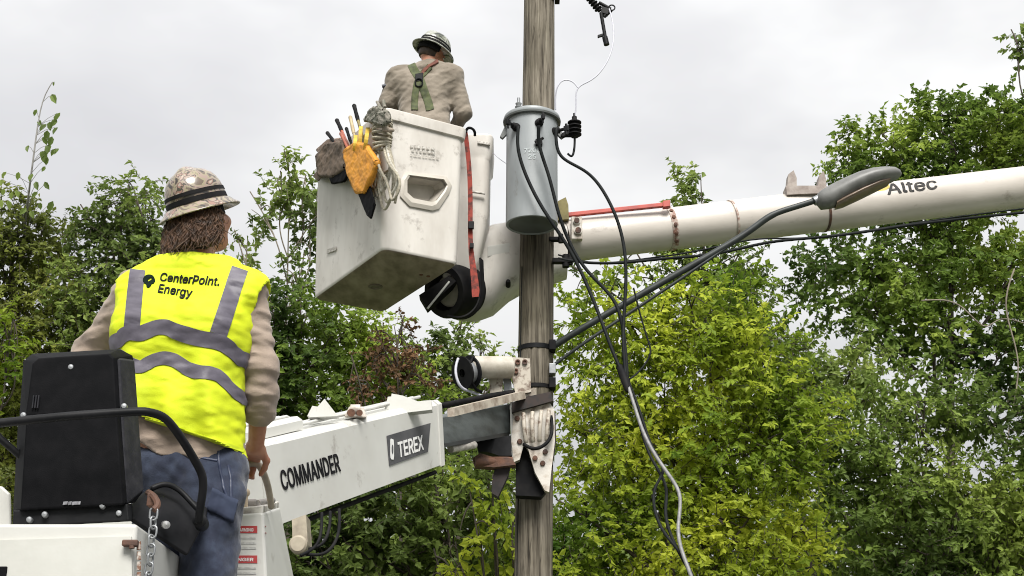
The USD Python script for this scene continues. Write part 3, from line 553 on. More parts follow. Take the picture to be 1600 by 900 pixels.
part(BK, 'floor_plate', loft([ring(-.006, hu - .022, hw - .022, .05), ring(.002, hu - .013, hw - .013, .055)]), FIBRE_BASE, 40)
part(BK, 'drain_plug', lathe(bc + ew * .1 - eu * .02 + V(0, 0, -.004), (0, 0, -1), [(.055, 0), (.055, .008), (.04, .012), (.03, .004), (0, .004)], 24), M('drain_dark', (.12, .1, .08)))
for k in (0, 1): part(BK, 'bolt_head', lathe(bc + eu * (LU / 2 - .09 - .06 * k) - ew * (LW / 2 - .32) + V(0, 0, -.004), (0, 0, -1), [(.014, 0), (.014, .008), (0, .01)], 8), RUST)
# step pocket moulded into the right face: a raised bezel and a sunken well whose roof is seen from below
R00 = [on_face(a, b, -.01) for a, b in outer]; R0 = [on_face(a, b, .010) for a, b in outer]; R1 = [on_face(a, b, .022) for a, b in rim_in]
POCK = M('step_pocket_fibreglass', (.44, .41, .36), (.35, .32, .28), 5, .5)
pk = part(BK, 'step_pocket', loft([R00, R0, R1, list(WL + fn * .016), list(WL - fn * .012)], cap=False), POCK, 25)
part(pk, 'well', loft([list(WL + fn * .010), list(WL - fn * .03), list(WI - fn * .115), list(WI * .02 + wc * .98 + V(0, 0, .012) - fn * .117)], cap=False), POCK, 25)
# faded print and small plate
for k, (x0, x1, yy, sl, hgt) in enumerate(((641, 684, 228, 5, .018), (643, 683, 234, 5, .013), (641, 686, 241, 6, .008))):
    o, e = on_face(x0, yy, .013), on_face(x1, yy + sl, .013); u = unit(e - o); up = np.cross(fn, u); w = np.linalg.norm(e - o); x = 0; rs = np.random.default_rng(k)
    quads = []
    while x < w - .02:
        d = rs.uniform(.012, .035); quads.append(obox(o + u * (x + d / 2) , u * d / 2, up * hgt / 2, fn * .001, 0.0)); x += d + rs.uniform(.006, .014)
    part(BK, 'faded_print', cat(*quads), DECALSMUDGE)
fl = -eu; lo_ = B_ - eu * .006
o, e = on_face(511, 393, .010, fl, lo_), on_face(525, 388, .010, fl, lo_)
part(BK, 'serial_plate', obox((o + e) / 2, (e - o) / 2, V(0, 0, .016), fl * .002, .0), DECALSMUDGE)

# second fibreglass body hung behind the bucket: bucket mount cover
def cov(z, s, o=0.0, t=0.0):
    c = at(727 + o, 300, 10.35); g = []
    for sx, sy, a0 in ((1, 1, 0), (-1, 1, 90), (-1, -1, 180), (1, -1, 270)):
        for a in np.linspace(a0, a0 + 90, 6):
            q = math.radians(a); hx, hy, r = .20 * s + t, .24 * s + t, .06
            g.append(V(c[0] + sx * (hx - r) + r * math.cos(q), c[1] + sy * (hy - r) + r * math.sin(q), z))
    return g
ztop = at(765, 214, 10.15)[2]; zlip = at(765, 245, 10.15)[2]; zs1 = at(765, 335, 10.15)[2]; zs2 = at(750, 408, 10.15)[2]; zs3 = at(735, 432, 10.15)[2]
part(BT, 'mount_cover', loft([cov(zs3, .55, -10), cov(zs2, .72, -5), cov(zs1, .97), cov(zlip - .03, 1.0), cov(zlip, 1.0, 0, .018), cov(ztop - .02, 1.02, 0, .024), cov(ztop, 1.02, 0, .016)]), FIBRE, 40)
part(BT, 'cover_clip', cat(obox(at(756, 224, 10.08), (.05, 0, -.008), (0, .01, 0), (0, 0, .012)), obox(at(748, 301, 10.08), (.05, 0, -.008), (0, .01, 0), (0, 0, .008))), DECALSMUDGE)
# red strap, hanging in front of the cover and round the drum
sp = spline([at(727, 206, 9.85), at(732, 250, 9.9), at(735, 320, 9.95), at(736, 390, 9.98), at(741, 432, 10.0), at(744, 464, 10.02)], 40)
def strap(pts, width, th, side=(1, 0, 0)):
    p = np.asarray(pts); t = unit(np.gradient(p, axis=0)); s = unit(np.asarray(side, float) - t * (t @ np.asarray(side, float))[:, None]); n = np.cross(t, s)
    w = np.broadcast_to(width, (len(p),))[:, None] / 2
    return loft(np.stack([p - s * w - n * th, p + s * w - n * th, p + s * w + n * th, p - s * w + n * th], 1))
part(BT, 'red_strap', strap(sp, np.r_[np.full(25, .036), np.linspace(.036, .062, 15)], .004), REDSTRAP)
part(BT, 'strap_buckle', obox(at(736, 352, 9.94), (.022, 0, 0), (0, .014, 0), (0, 0, .03)), BLACKSTEEL); part(BT, 'strap_buckle', obox(at(737, 384, 9.95), (.016, 0, 0), (0, .012, 0), (0, 0, .02)), BLACKSTEEL)
part(BT, 'strap_hook', tube(spline([at(727, 208, 9.85), at(732, 200, 9.84), at(740, 203, 9.86), at(742, 212, 9.9)], 14), .011, 8), BLACKSTEEL, True)
part(BT, 'black_strap', strap(spline([at(752, 405, 10.1), at(753, 440, 10.05), at(746, 480, 10.0), at(725, 496, 10.0), at(700, 494, 10.02)], 24), .05, .006, (.4, .8, 0)), RUBBER)

# ------------------------------------------------------------------ things hung on the bucket's left side
def onl(px, py, proud): return on_face(px, py, proud, fl, lo_)
def blob(pxs, p0, p1, r=.012): return hull([onl(a, b, q) for a, b in pxs for q in (p0, p1)], r)
def rough(m, amp, sc, seed, h=.015):
    m = trimesh.Trimesh(m.vertices, m.faces); m = m.subdivide_to_size(h); m.merge_vertices(); trimesh.smoothing.filter_laplacian(m, iterations=7); n = m.vertex_normals
    m.vertices = m.vertices + n * ((meshkit.fbm(m.vertices * sc, 3, seed) - .5) * 2 * amp)[:, None]; return m
cb = thing('canvas_tool_bag', 'worn brown canvas bag hung at the far left edge of the white bucket', 'tool bag', onl(515, 270, .05))
part(cb, 'bag', rough(blob([(497, 246), (512, 230), (536, 226), (541, 262), (522, 276), (500, 274)], .02, .20, .02), .014, 15, 3), CANVAS, True)
part(cb, 'flap', rough(blob([(496, 240), (512, 226), (532, 224), (536, 232), (505, 250)], .19, .23, .012), .005, 16, 4), M('flap_canvas', (.22, .16, .13), (.12, .09, .07), 12, .9), True)
part(cb, 'strap', blob([(490, 275), (500, 264), (508, 268), (498, 282)], .05, .16, .006), CANVAS)
bp = thing('black_pouch', 'black rubber pouch tucked under the orange tool pouch', 'pouch', onl(530, 275, .05))
part(bp, 'pouch', rough(blob([(513, 268), (540, 252), (546, 268), (538, 281), (520, 284)], .03, .14, .012), .006, 25, 5), BLACK, True)
part(bp, 'lower_point', rough(blob([(556, 282), (577, 282), (586, 314), (580, 334), (574, 328)], .01, .07, .008), .004, 25, 6), BLACK, True)
op = thing('orange_tool_pouch', 'orange leather tool pouch hung on the bucket between bag and rope', 'tool pouch', onl(566, 270, .05))
part(op, 'pouch', rough(cat(blob([(540, 238), (556, 227), (574, 231), (589, 256), (581, 276), (570, 299), (559, 298), (547, 270)], .03, .17, .025)), .011, 15, 7, .012), ORANGE, True)
for k, (a, b, c_, d) in enumerate((((562, 232), (564, 198), .13, .12), ((570, 234), (575, 200), .16, .14), ((554, 236), (556, 212), .17, .16))):
    part(op, 'tool_loop', strap(spline([onl(*a, c_ + .02), onl((a[0] + b[0]) / 2, (a[1] + b[1]) / 2, c_ + .03), onl(*b, d)], 10), .028, .005), M('yellow_leather', (.55, .38, .04), (.4, .24, .02), 18, .7))
part(op, 'seam', tube([onl(572, y, .196 - .0004 * (y - 235)) for y in range(238, 295, 6)], .004, 6), M('pouch_seam', (.3, .12, .01)))
TOOLS = [((553, 164), (569, 224), .0155, .11, RUBBER, M('tool_shaft', (.2, .16, .05), (.1, .08, .04)), 'black handled tool standing highest out of the orange pouch', .42),
         ((526, 187), (549, 238), .0155, .13, RUBBER, REDBROWN, 'black handled tool with red-brown shaft, second from the left in the pouch', .36),
         ((511, 207), (541, 246), .014, .15, RUBBER, REDBROWN, 'short black gripped tool leftmost above the canvas bag', .42),
         ((547, 182), (559, 236), .0135, .15, WOODH, WOODH, 'pale wooden handled tool standing upright in the middle of the pouch', .5),
         ((541, 200), (552, 234), .0125, .17, RUBBER, RUBBER, 'dark stubby tool in front of the pale wooden handle', .6),
         ((532, 208), (551, 246), .012, .17, REDBROWN, REDBROWN, 'red plier handle leaning left out of the orange pouch', .8)]
for a, b, r, pr, m1, m2, lab, fr in TOOLS:
    p, q = onl(*a, pr), onl(*b, pr); t = thing('hand_tool', lab, 'hand tool', p, 'hand tools in the orange pouch'); mid = p + (q - p) * fr; ax = unit(q - p); L1 = np.linalg.norm(mid - p)
    part(t, 'grip', lathe(p, ax, [(0, 0), (r * .8, 0), (r * 1.1, .01), (r * .92, L1 * .4), (r * 1.05, L1 * .8), (r * .9, L1), (0, L1)], 14), m1, 40)
    part(t, 'shaft', cyl(mid - ax * .004, q, r * .75, r * .6, 12), m2, 40)
gl = thing('work_gloves', 'crumpled dark work gloves stuffed on the bucket rim above the rope', 'gloves', onl(588, 180, .05))
for k, pts in enumerate(([(572, 184), (580, 170), (590, 166), (600, 170), (604, 184), (590, 190)], [(584, 172), (592, 162), (606, 160), (608, 172), (598, 178)])):
    part(gl, 'glove', rough(blob(pts, .03 + .05 * k, .13 + .03 * k, .012), .016, 34, 9 + k), M('dirty_glove', (.10, .105, .08), (.22, .2, .17), 22, .95, lo=.4, hi=.6), True)
part(gl, 'finger', cat(cyl(onl(601, 168, .1), onl(599, 157, .1), .014, .011), cyl(onl(594, 168, .12), onl(589, 159, .12), .013, .010)), M('dirty_glove', (.1, .1, .08)))
rp = thing('rope_hank', 'hank of dirty grey rope tied and hung on the near bucket corner', 'rope', onl(598, 240, .08))
rng = np.random.default_rng(11)
part(rp, 'wrapped_head', rough(hull([onl(a, b, q) for a, b in ((583, 208), (592, 190), (606, 188), (611, 204), (608, 232), (586, 230)) for q in (.06, .15)], .012), .010, 26, 12), ROPE, True)
for k in range(7):
    z0 = 192 + k * 6.4; c0 = onl(597, z0, .105); rx = .068 - .003 * abs(k - 3)
    part(rp, 'wrap_turn', tube([c0 + rx * V(math.cos(t), .75 * math.sin(t), .22 * math.cos(t + k)) for t in np.linspace(0, 2 * np.pi, 25)], .0105, 8, False), ROPE, True)
for k in range(8):
    xa = 590 + rng.uniform(-3, 4); xb = 606 + rng.uniform(-5, 4); yb = 300 + rng.uniform(-8, 34); xm = 584 + k * 4.6 + rng.uniform(-2, 2); d = .05 + .016 * k
    pts = [onl(xa, 228, .08), onl(xa - 5 + k * .6, 260, d), onl(xm - 8, yb - 18, d), onl(xm, yb, d + .01), onl(xm + 9, yb - 20, d), onl(xb + 3 + k * .9, 262, d), onl(xb - 2, 228, .09)]
    part(rp, 'loop', tube(spline(pts, 44), .0098, 8), ROPE if k % 3 else M('pale_rope', (.5, .48, .42), (.3, .28, .23), 40, .9), True)
part(rp, 'loose_end', tube(spline([onl(606, 232, .1), onl(616, 262, .09), onl(621, 290, .07), onl(617, 318, .06)], 20), .0095, 8), ROPE, True)
pg = thing('wooden_peg', 'grey wooden peg poking out right of the rope head', 'peg', onl(612, 203, .1))
part(pg, 'peg', lathe(onl(600, 202, .12), onl(632, 206, .12) - onl(600, 202, .12), [(0, 0), (.018, 0), (.02, .05), (.017, .13), (.012, .165), (0, .17)], 14), M('peg_wood', (.26, .22, .17), (.14, .11, .09), 20, .8), 40)

# ------------------------------------------------------------------ digger derrick truck
DT = thing('digger_derrick_truck', 'white digger derrick truck whose boom grips the pole', 'derrick truck', (-1.6, 5.6, 0))
L_, R_ = at(428, 757, 7.14), at(692, 678, 8.9)
du = unit(R_ - L_); ds = unit(np.cross(du, (0, 0, 1))); dt = np.cross(ds, du)
def onb(px, py, proud=0.0):
    d = ray(px, py); C0 = V(0, 0, CAMZ); o = L_ + ds * proud; return C0 + d * (((o - C0) @ ds) / (d @ ds))
BW = .40
tl, tr, br, bl = onb(330, 717.5), onb(688.5, 632), onb(693, 725), onb(330, 861)
tl0, bl0 = tl - du * .5, bl - du * .5
def bsec(top, bot):     # boom cross-section with chamfered upper edges, corners rounded
    h = top - bot; return [bot, top, top + dt * .03 - ds * .03, top + dt * .03 - ds * (BW - .03), top - ds * BW, bot - ds * BW]
ob = part(DT, 'outer_boom', loft([bsec(tl0, bl0), bsec(tr, br)]), WHITE)
ec = [bsec(tr + du * (-.05) + ds * .008 + dt * .004, br - du * .05 + ds * .008 - dt * .008), bsec(tr + du * .004 + ds * .008 + dt * .004, br + du * .004 + ds * .008 - dt * .008)]
part(ob, 'end_collar', loft(ec), WHITE)
part(ob, 'wrap_plate', prism([onb(404, 700, .001), onb(428, 694, .001), onb(441, 819, .001), onb(418, 828, .001)], ds * .006), WHITE)
# lettering on the side
def on_boom_text(txt, a, b, h, mat, shear=0.0, proud=.003, name='lettering', parent=None, depth=.002):
    o, e = onb(*a, proud), onb(*b, proud); u = unit(e - o); v = unit(np.cross(ds, u)); n = np.cross(u, v)
    if n @ ds < 0: v = -v
    lm_ = lettering(txt, o, u, v, h, depth, True, np.linalg.norm(e - o), shear); part(parent or ob, name, lm_, mat)
on_boom_text('COMMANDER', (441, 766), (532.5, 735.5), .098, DECALDARK, -.10)
npn = part(ob, 'name_plate', prism([onb(604, 681, .002), onb(672, 661, .002), onb(668, 706, .002), onb(608, 728, .002)], ds * .004), M('dark_plate', (.05, .05, .055), (.075, .075, .08), 8, .45))
on_boom_text('TEREX', (622.5, 715), (662, 702), .088, DECALWHITE, .10, .008, parent=npn)
o, e = onb(612.5, 718, .008), onb(612.5, 686, .008); uu = unit(e - o); rr_ = unit(np.cross(uu, ds)); c = (o + e) / 2; hh = np.linalg.norm(e - o) / 2
g = np.linspace(0, 2 * np.pi, 25)[:-1]
out = [c + uu * hh * np.clip(1.25 * math.sin(t), -1, 1) + rr_ * .022 * np.clip(1.25 * math.cos(t), -1, 1) for t in g]
part(npn, 'logo_mark', prism(out, ds * .002), DECALWHITE)
part(npn, 'logo_mark', prism([c + uu * hh * .45 * math.sin(t) + rr_ * .009 * math.cos(t) + ds * .003 for t in g], ds * .002), M('dark_plate', (.05, .05, .055)))
# things on the boom's back
part(ob, 'sheave_bracket', plate([(606, 648), (612, 615), (629, 618), (653, 627), (674, 625), (675, 640)], 8.45, .08), WHITE)
part(ob, 'sheave_bracket', plate([(598, 650), (606, 620), (616, 619), (640, 640)], 8.62, .05), WHITE)
part(ob, 'hose_guide', plate([(482, 652), (507, 623), (528, 650)], 7.75, .06), WHITE)
part(ob, 'hose_guide', plate([(480, 650), (488, 634), (500, 636), (500, 652)], 7.95, .08), WHITE)
part(ob, 'valve_block', cat(hull([at(a, b, y) for a, b in ((541, 650), (547, 638), (566, 638), (570, 651)) for y in (7.95, 8.1)], .01), cyl(at(548, 640, 7.95), at(563, 640, 7.95), .03)), M('valve_pale', (.55, .5, .44), (.3, .26, .22), 20, .5), 30)
part(ob, 'valve_knob', cat(cyl(at(548, 645, 7.92), at(549, 645, 7.85), .022), cyl(at(561, 645, 7.92), at(562, 645, 7.86), .018)), RUST)
a, b = onb(404, 672), onb(478, 661)
tray = [V(*at(404, 655, 7.35)), V(*at(478, 650, 7.75))]
part(ob, 'hydraulic_tray', loft([[tl + du * q + dt * .028 - ds * s_ + dt * t_ for s_, t_ in ((.09, 0), (.09, .05), (.12, .075), (.30, .075), (.33, .05), (.33, 0))] for q in (-.3, .95, 1.02)]), WHITE)
for s_ in (.15, .20, .25): part(ob, 'hydraulic_pipe', tube([tl + du * q - ds * s_ + dt * (.05 if q > 1 else .11) for q in np.linspace(.2, 2.6, 20)], .010, 8), M('pipe_grey', (.5, .5, .48), (.4, .4, .38), 9, .45), True)
part(ob, 'cable_clip', cat(obox(onb(624, 744, -.06), du * .03, ds * .03, dt * .025), obox(onb(640, 738, -.06), du * .02, ds * .03, dt * .03)), M('clip_pale', (.5, .47, .42), (.25, .22, .2), 20, .6))
part(ob, 'underside_pipe', tube([onb(px, py, -.10) for px, py in ((470, 816), (540, 790), (610, 764), (680, 738))], .014, 8), RUBBER, True)
# inner section and tip
ib = part(DT, 'inner_boom', prism([onb(680, 655, -.045), onb(797, 631, -.045), onb(797, 679, -.045), onb(680, 698, -.045)], -ds * .30), GREYBOOM)
part(ib, 'edge_rail', prism([onb(688, 694, -.04), onb(796, 675, -.04), onb(796, 681, -.04), onb(688, 700, -.04)], -ds * .02), M('dark_edge', (.04, .045, .045), (.03, .03, .03)))
YT = 10.02
rl = [at(686, 640, 8.85), at(858, 604, 10.02), at(860, 616, 10.02), at(688, 653, 8.85)]
part(DT, 'pole_guide_rail', prism(rl, -ds * .05), M('cream_rail', (.45, .40, .33), (.22, .17, .13), 12, .55, lo=.42, hi=.68))
part(DT, 'pole_guide_rail', tube([at(690, 634, 9.0), at(770, 618, 9.6), at(815, 611, 10.0)], .02, 8), RUBBER, True)
part(ib, 'end_plate', plate([(796, 622), (802, 621), (806, 715), (800, 718)], 9.93, .34), WHITE)
tip = part(DT, 'pole_tongs', plate([(803, 640), (858, 627), (866, 640), (867, 690), (861, 740), (858, 769), (851, 766), (836, 738), (826, 704), (819, 692), (812, 718), (803, 722), (799, 690)], 9.92, .07), WHITE_DIRTY)
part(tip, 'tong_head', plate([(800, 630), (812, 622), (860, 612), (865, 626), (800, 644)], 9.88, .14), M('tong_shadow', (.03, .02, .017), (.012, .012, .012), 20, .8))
for k, (xa, xb) in enumerate(((818, 822), (832, 833), (846, 843), (858, 854))):
    part(tip, 'tong_rib', cat(tube(spline([at(xa, 646 - 2 * k, 9.88), at((xa + xb) / 2 - 1, 668, 9.85), at(xb, 692 - k, 9.88)], 10), .016, 8)), mats['mount_cream'] if 'mount_cream' in mats else M('mount_cream', (.40, .36, .30), (.13, .09, .065), 18, .55, lo=.5, hi=.62), True)
part(tip, 'tong_bolt', cat(*[lathe(at(px, py, 9.92), (0, -1, 0), [(.02, 0), (.018, .014), (0, .016)], 10) for px, py in ((808, 654), (812, 690), (852, 706), (836, 716), (848, 724))]), RUST, 30)
part(tip, 'tong_hose', tube(spline([at(818, 694, 9.86), at(836, 701, 9.82), at(852, 694, 9.82), at(862, 676, 9.86), at(861, 650, 9.9)], 24), .013, 8), RUBBER, True)
part(tip, 'tong_shade_plate', plate([(806, 716), (822, 694), (838, 730), (853, 768), (846, 776), (806, 774)], 10.0, .12), RUBBER)  # added black plate, stands in for the shade under the tongs
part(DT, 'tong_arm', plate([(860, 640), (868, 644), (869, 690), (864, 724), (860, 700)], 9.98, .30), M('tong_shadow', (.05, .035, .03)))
# winch and hose reel on the tip
wn = part(DT, 'winch', lathe(at(736, 574, 9.75), at(808, 574, 9.85) - at(736, 574, 9.75), [(0, 0), (.07, 0), (.082, .01), (.082, .30), (.074, .31), (0, .31)], 32), M('cream_winch', (.45, .42, .36), (.3, .27, .22), 8, .5), 35)
part(wn, 'winch_mount', cat(plate([(795, 566), (802, 558), (828, 560), (830, 612), (806, 618)], 9.86, .05), plate([(764, 588), (786, 588), (784, 620), (766, 622)], 9.85, .10)), M('mount_cream', (.40, .36, .30), (.13, .09, .065), 18, .55, lo=.5, hi=.62))
part(wn, 'mount_hole', cat(*[lathe(at(px, py, 9.855), (0, -1, 0), [(.02, 0), (.02, .012), (.012, .012), (.012, .002), (0, .002)], 14) for px, py in ((809, 566), (820, 566), (806, 580))]), RUST)
ax_ = unit(at(760, 576, 9.80) - at(728, 580, 9.68)); rc = at(722, 583, 9.70)
for k, r in enumerate((.118, .118)):
    part(wn, 'reel_flange', lathe(rc + ax_ * (.075 * k), ax_, [(.03, 0), (r, 0), (r + .004, .006), (r, .012), (.03, .012)], 36), RUBBER if k == 0 else BLACKSTEEL, 40)
part(wn, 'reel_core', lathe(rc + ax_ * .012, ax_, [(.085, 0), (.09, .03), (.085, .063)], 30), STEEL, 40)
part(wn, 'winch_line', tube(spline([at(716, 560, 9.68), at(712, 580, 9.66), at(720, 604, 9.68), at(736, 612, 9.75), at(760, 622, 9.8)], 24), .010, 8), LIGHTWIRE, True)
part(wn, 'hose', tube(spline([at(740, 557, 9.7), at(733, 580, 9.66), at(742, 606, 9.72), at(752, 612, 9.8)], 20), .012, 8), RUBBER, True)
part(wn, 'glass_insulator', plate([(786, 592), (798, 588), (800, 612), (788, 616)], 9.9, .06), STEEL)
# auger hanger under the inner boom
ah = part(DT, 'auger_hanger', plate([(744, 690), (798, 680), (800, 712), (780, 712), (762, 706), (748, 706)], 9.75, .16), BLACKSTEEL)
part(ah, 'auger_bracket', cat(plate([(738, 716), (750, 708), (770, 714), (800, 716), (806, 726), (772, 730), (742, 728)], 9.72, .1), cyl(at(742, 722, 9.72), at(800, 721, 9.78), .035)), RUST, 30)
part(ah, 'auger_tooth', plate([(774, 728), (798, 726), (794, 742), (778, 776), (768, 770), (770, 746)], 9.78, .10), M('dark_auger', (.03, .022, .022), (.014, .012, .012), 12, .8))
part(ah, 'roller', lathe(at(704, 702, 9.2), at(742, 695, 9.45) - at(704, 702, 9.2), [(0, 0), (.026, 0), (.026, .30), (0, .30)], 16), M('clip_pale', (.5, .47, .42)), 30)
# lift cylinder bracket and hoses under the root of the boom
part(DT, 'lift_cylinder', plate([(456, 812), (478, 804), (481, 850), (474, 861), (462, 862), (457, 850)], 6.95, .16), M('cream_bracket', (.33, .29, .22), (.2, .17, .13), 9, .55))
part(DT, 'cylinder_pin', lathe(at(467, 852, 6.95), (0, -1, 0), [(.045, -.02), (.045, .03), (.035, .04), (0, .04)], 20), M('cream_bracket', (.5, .46, .36)), 30)
for k, pts in enumerate(([(482, 858, 6.9), (500, 852, 6.9), (512, 834, 6.95), (516, 800, 7.1)], [(478, 866, 6.85), (502, 866, 6.85), (524, 846, 6.95), (530, 796, 7.2)], [(470, 868, 6.8), (494, 852, 6.9), (502, 826, 7.0), (503, 802, 7.1)])):
    part(DT, 'hydraulic_hose', tube(spline([at(*p) for p in pts], 24), .008, 8), RUBBER, True)
# turret pedestal with its warning labels and the grab handle
TU = [at(330, 812, 5.0), at(408, 806, 5.0), at(433, 797, 5.75), at(372, 803, 5.75)]
TD = [at(322, 1120, 4.95), at(424, 1120, 4.95), at(498, 1120, 5.8), at(392, 1120, 5.8)]
tu = part(DT, 'turret', hull(TU + TD, .012), WHITE, 25)
part(tu, 'top_rim', cat(hull([p + V(0, 0, dz) for p in TU for dz in (.012, .03)], .006)), M('rim_pale', (.6, .58, .53), (.25, .22, .2), 14, .5), 25)
part(tu, 'lever_boot', cat(obox(at(384, 790, 5.1), (.05, 0, 0), (0, .05, 0), (0, 0, .016), .01), cyl(at(402, 786, 5.15), at(426, 782, 5.3), .012)), M('rim_grey', (.16, .15, .14), (.3, .27, .25), 14, .5))
part(tu, 'grab_handle', tube(spline([at(379, 735, 4.86), at(387, 726, 4.86), at(399, 724, 4.87), at(410, 736, 4.92), at(418, 758, 5.0), at(424, 792, 5.1)], 30), .0125, 12), TANSTEEL, True)
part(tu, 'control_lever', cat(cyl(at(384, 772, 5.02), at(384, 796, 5.02), .008), trimesh.creation.icosphere(2, .016).apply_translation(at(384, 770, 5.02))), M('lever_knob', (.5, .42, .32), (.4, .3, .2)), True)
def onq(px, py, q=None):
    n = np.cross(TU[1] - TU[0], TD[0] - TU[0]); n = unit(n); n = n if n[1] < 0 else -n
    o = TU[0] + n * .0125; d = ray(px, py); C0 = V(0, 0, CAMZ); return C0 + d * (((o - C0) @ n) / (d @ n)), n
def label_bar(x0, y0, x1, y1, mat, name, parent=tu, f=onq):
    ps = [f(x0, y0)[0], f(x1, y0)[0], f(x1, y1)[0], f(x0, y1)[0]]; return part(parent, name, prism(ps, f(x0, y0)[1] * .0015), mat)
for y0, y1, x0 in ((822, 833, 362), (868, 880, 352)):
    lb = label_bar(x0, y0, 402, y1, DECALRED, 'warning_label'); ps, n_ = onq(x0 + 6, (y0 + y1) / 2 + 3); pe, _ = onq(396, (y0 + y1) / 2 + 3)
    u_ = unit(pe - ps); part(lb, 'lettering', lettering('WARNING' if y0 < 850 else 'DANGER', ps + n_ * .002, u_, np.cross(n_, u_), .011, .001, True, np.linalg.norm(pe - ps)), DECALWHITE)
    for k in range(3):
        q = y1 + 6 + k * 8; label_bar(x0 + 2, q, 400, q + 3, M('label_grey', (.34, .34, .32), (.5, .5, .48), 90, .6), 'label_line')
def onr(px, py):
    n = unit(np.cross(TU[2] - TU[1], TD[1] - TU[1])); n = n if n[0] > 0 else -n
    o = TU[1] + n * .0125; d = ray(px, py); C0 = V(0, 0, CAMZ); return C0 + d * (((o - C0) @ n) / (d @ n)), n
for pts, mt in (([(414, 822), (420, 820), (445, 862), (445, 872)], DECALRED), ([(414, 832), (417, 832), (444, 876), (444, 882)], DECALRED), ([(418, 850), (424, 846), (428, 852), (420, 866), (417, 862)], M('label_blue', (.1, .14, .25), (.08, .1, .2))), ([(420, 880), (436, 876), (438, 890), (422, 894)], M('label_grey', (.4, .4, .4)))):
    part(tu, 'side_label', prism([onr(*p)[0] for p in pts], onr(*pts[0])[1] * .0015), mt)
# deck box, platform, bed, wheels
XB = at(215, 818, 3.95)
db = part(DT, 'deck_box', abox((-2.35, 3.95, 1.25), (XB[0], 4.66, XB[2]), .012), WHITE, 30)
part(db, 'door', prism([at(-70, 846, 3.94), at(205, 838, 3.94), at(208, 1000, 3.94), at(-70, 1000, 3.94)], (0, .012, 0)), M('door_white', (.50, .50, .465), (.43, .43, .395), 3, .42, bump=.03))
part(db, 'hinge', cat(*[cyl(at(217, y, 3.935), at(217, y + 13, 3.935), .006, sides=10) for y in range(846, 990, 16)]), M('rusted_hinge', (.16, .08, .05), (.45, .42, .38), 60, .8, lo=.45, hi=.6))
part(db, 'latch', cat(obox(at(204, 849, 3.925), (.022, 0, 0), (0, .012, 0), (0, 0, .009)), cyl(at(206, 852, 3.92), at(206, 857, 3.92), .008)), RUST)
part(db, 'vent', abox(at(-14, 905, 3.935) - V(0, 0, .09), at(14, 886, 3.95), .003), BLACK)
part(DT, 'side_post', hull([at(a, b, y) for a, b in ((-40, 755), (2, 764), (13, 774), (14, 832), (-40, 836)) for y in (4.3, 4.6)], .008), WHITE, 25)
ZP = 1.60
part(DT, 'platform', cat(abox((-2.0, 4.2, ZP - .06), (-.55, 5.2, ZP), .006), abox((-1.5, 4.9, 1.1), (-.6, 5.9, ZP - .08), .02)), M('tread_plate', (.2, .2, .2), (.1, .1, .1), 40, .5, metal=.5))
part(DT, 'truck_bed', abox((-6.6, 3.7, .85), (-.35, 6.3, 1.2), .03), WHITE)
for x in (-5.4, -4.1, -1.2):
    for y in (3.95, 6.05):
        w_ = part(DT, 'wheel', lathe(V(x, y - .15, .5), (0, 1, 0), [(.2, 0), (.44, 0), (.5, .05), (.5, .25), (.44, .3), (.2, .3)], 32), RUBBER, 40)
        part(w_, 'rim', lathe(V(x, y - .10, .5), (0, 1, 0), [(0, 0), (.2, .02), (.24, -.02), (.24, .2), (0, .2)], 24), STEEL, 40)
# operator seat: moulded black back in two panels, tilting pan, side rail, chain
def cushion(front, back, yf, yb, r=.007): return hull([at(a, b, yf) for a, b in front] + [at(a, b, yb) for a, b in back], r)
st = part(DT, 'operator_seat', cushion([(45, 652), (180, 645), (190, 786), (36, 794)], [(32, 655), (211, 640), (219, 768), (209, 782), (24, 800)], 4.06, 4.19), BLACK, 30)
part(st, 'upper_back', cushion([(54, 570), (62, 563), (170, 556), (176, 562), (180, 640), (44, 648)], [(40, 566), (52, 556), (186, 549), (204, 558), (212, 640), (34, 650)], 4.065, 4.18), BLACK, 30)
part(st, 'side_wing', cushion([(183, 568), (186, 564), (197, 784), (194, 786)], [(192, 556), (207, 566), (221, 764), (208, 778)], 4.085, 4.175, .006), BLACKSIDE, 25)
part(st, 'base_rail', cushion([(24, 800), (198, 790), (200, 812), (22, 822)], [(24, 800), (206, 790), (206, 812), (22, 822)], 4.08, 4.25, .005), BLACKSTEEL)
for px, py in ((111, 574), (194, 635), (37, 649), (46, 812), (160, 790), (186, 802), (70, 804)):
    part(st, 'bolt_head', lathe(at(px, py, 4.062 if px < 180 else 4.075), (0.1, -1, 0), [(.009, -.012), (.009, .004), (.007, .007), (0, .008)], 12), STEEL, 40)
for k, (a, b) in enumerate(((99, 106), (107, 112), (113, 126))):
    part(st, 'maker_plate', prism([at(a, 784, 4.046), at(b, 783, 4.046), at(b - 1, 788, 4.046), at(a - 1, 789, 4.046)], (0, .003, 0)), M('dull_print', (.25, .25, .27), (.12, .12, .13), 80, .6))
for px in (52, 56, 60): part(st, 'moulded_slot', obox(at(px, 628, 4.052), (.002, 0, 0), (0, .004, 0), (0, 0, .02), .001), BLACKSIDE)
sp_ = part(st, 'seat_pan', hull([at(a, b, y) for a, b, y in ((206, 792, 4.22), (232, 768, 4.3), (262, 764, 4.42), (290, 782, 4.48), (320, 796, 4.44), (318, 812, 4.40), (290, 864, 4.34), (208, 812, 4.20))], .008), BLACKSTEEL, 25)
part(sp_, 'pan_rim', tube(spline([at(236, 764, 4.28), at(258, 757, 4.3), at(280, 766, 4.32), at(300, 786, 4.32), at(316, 802, 4.32)], 24), .009, 8), BLACKSTEEL, True)
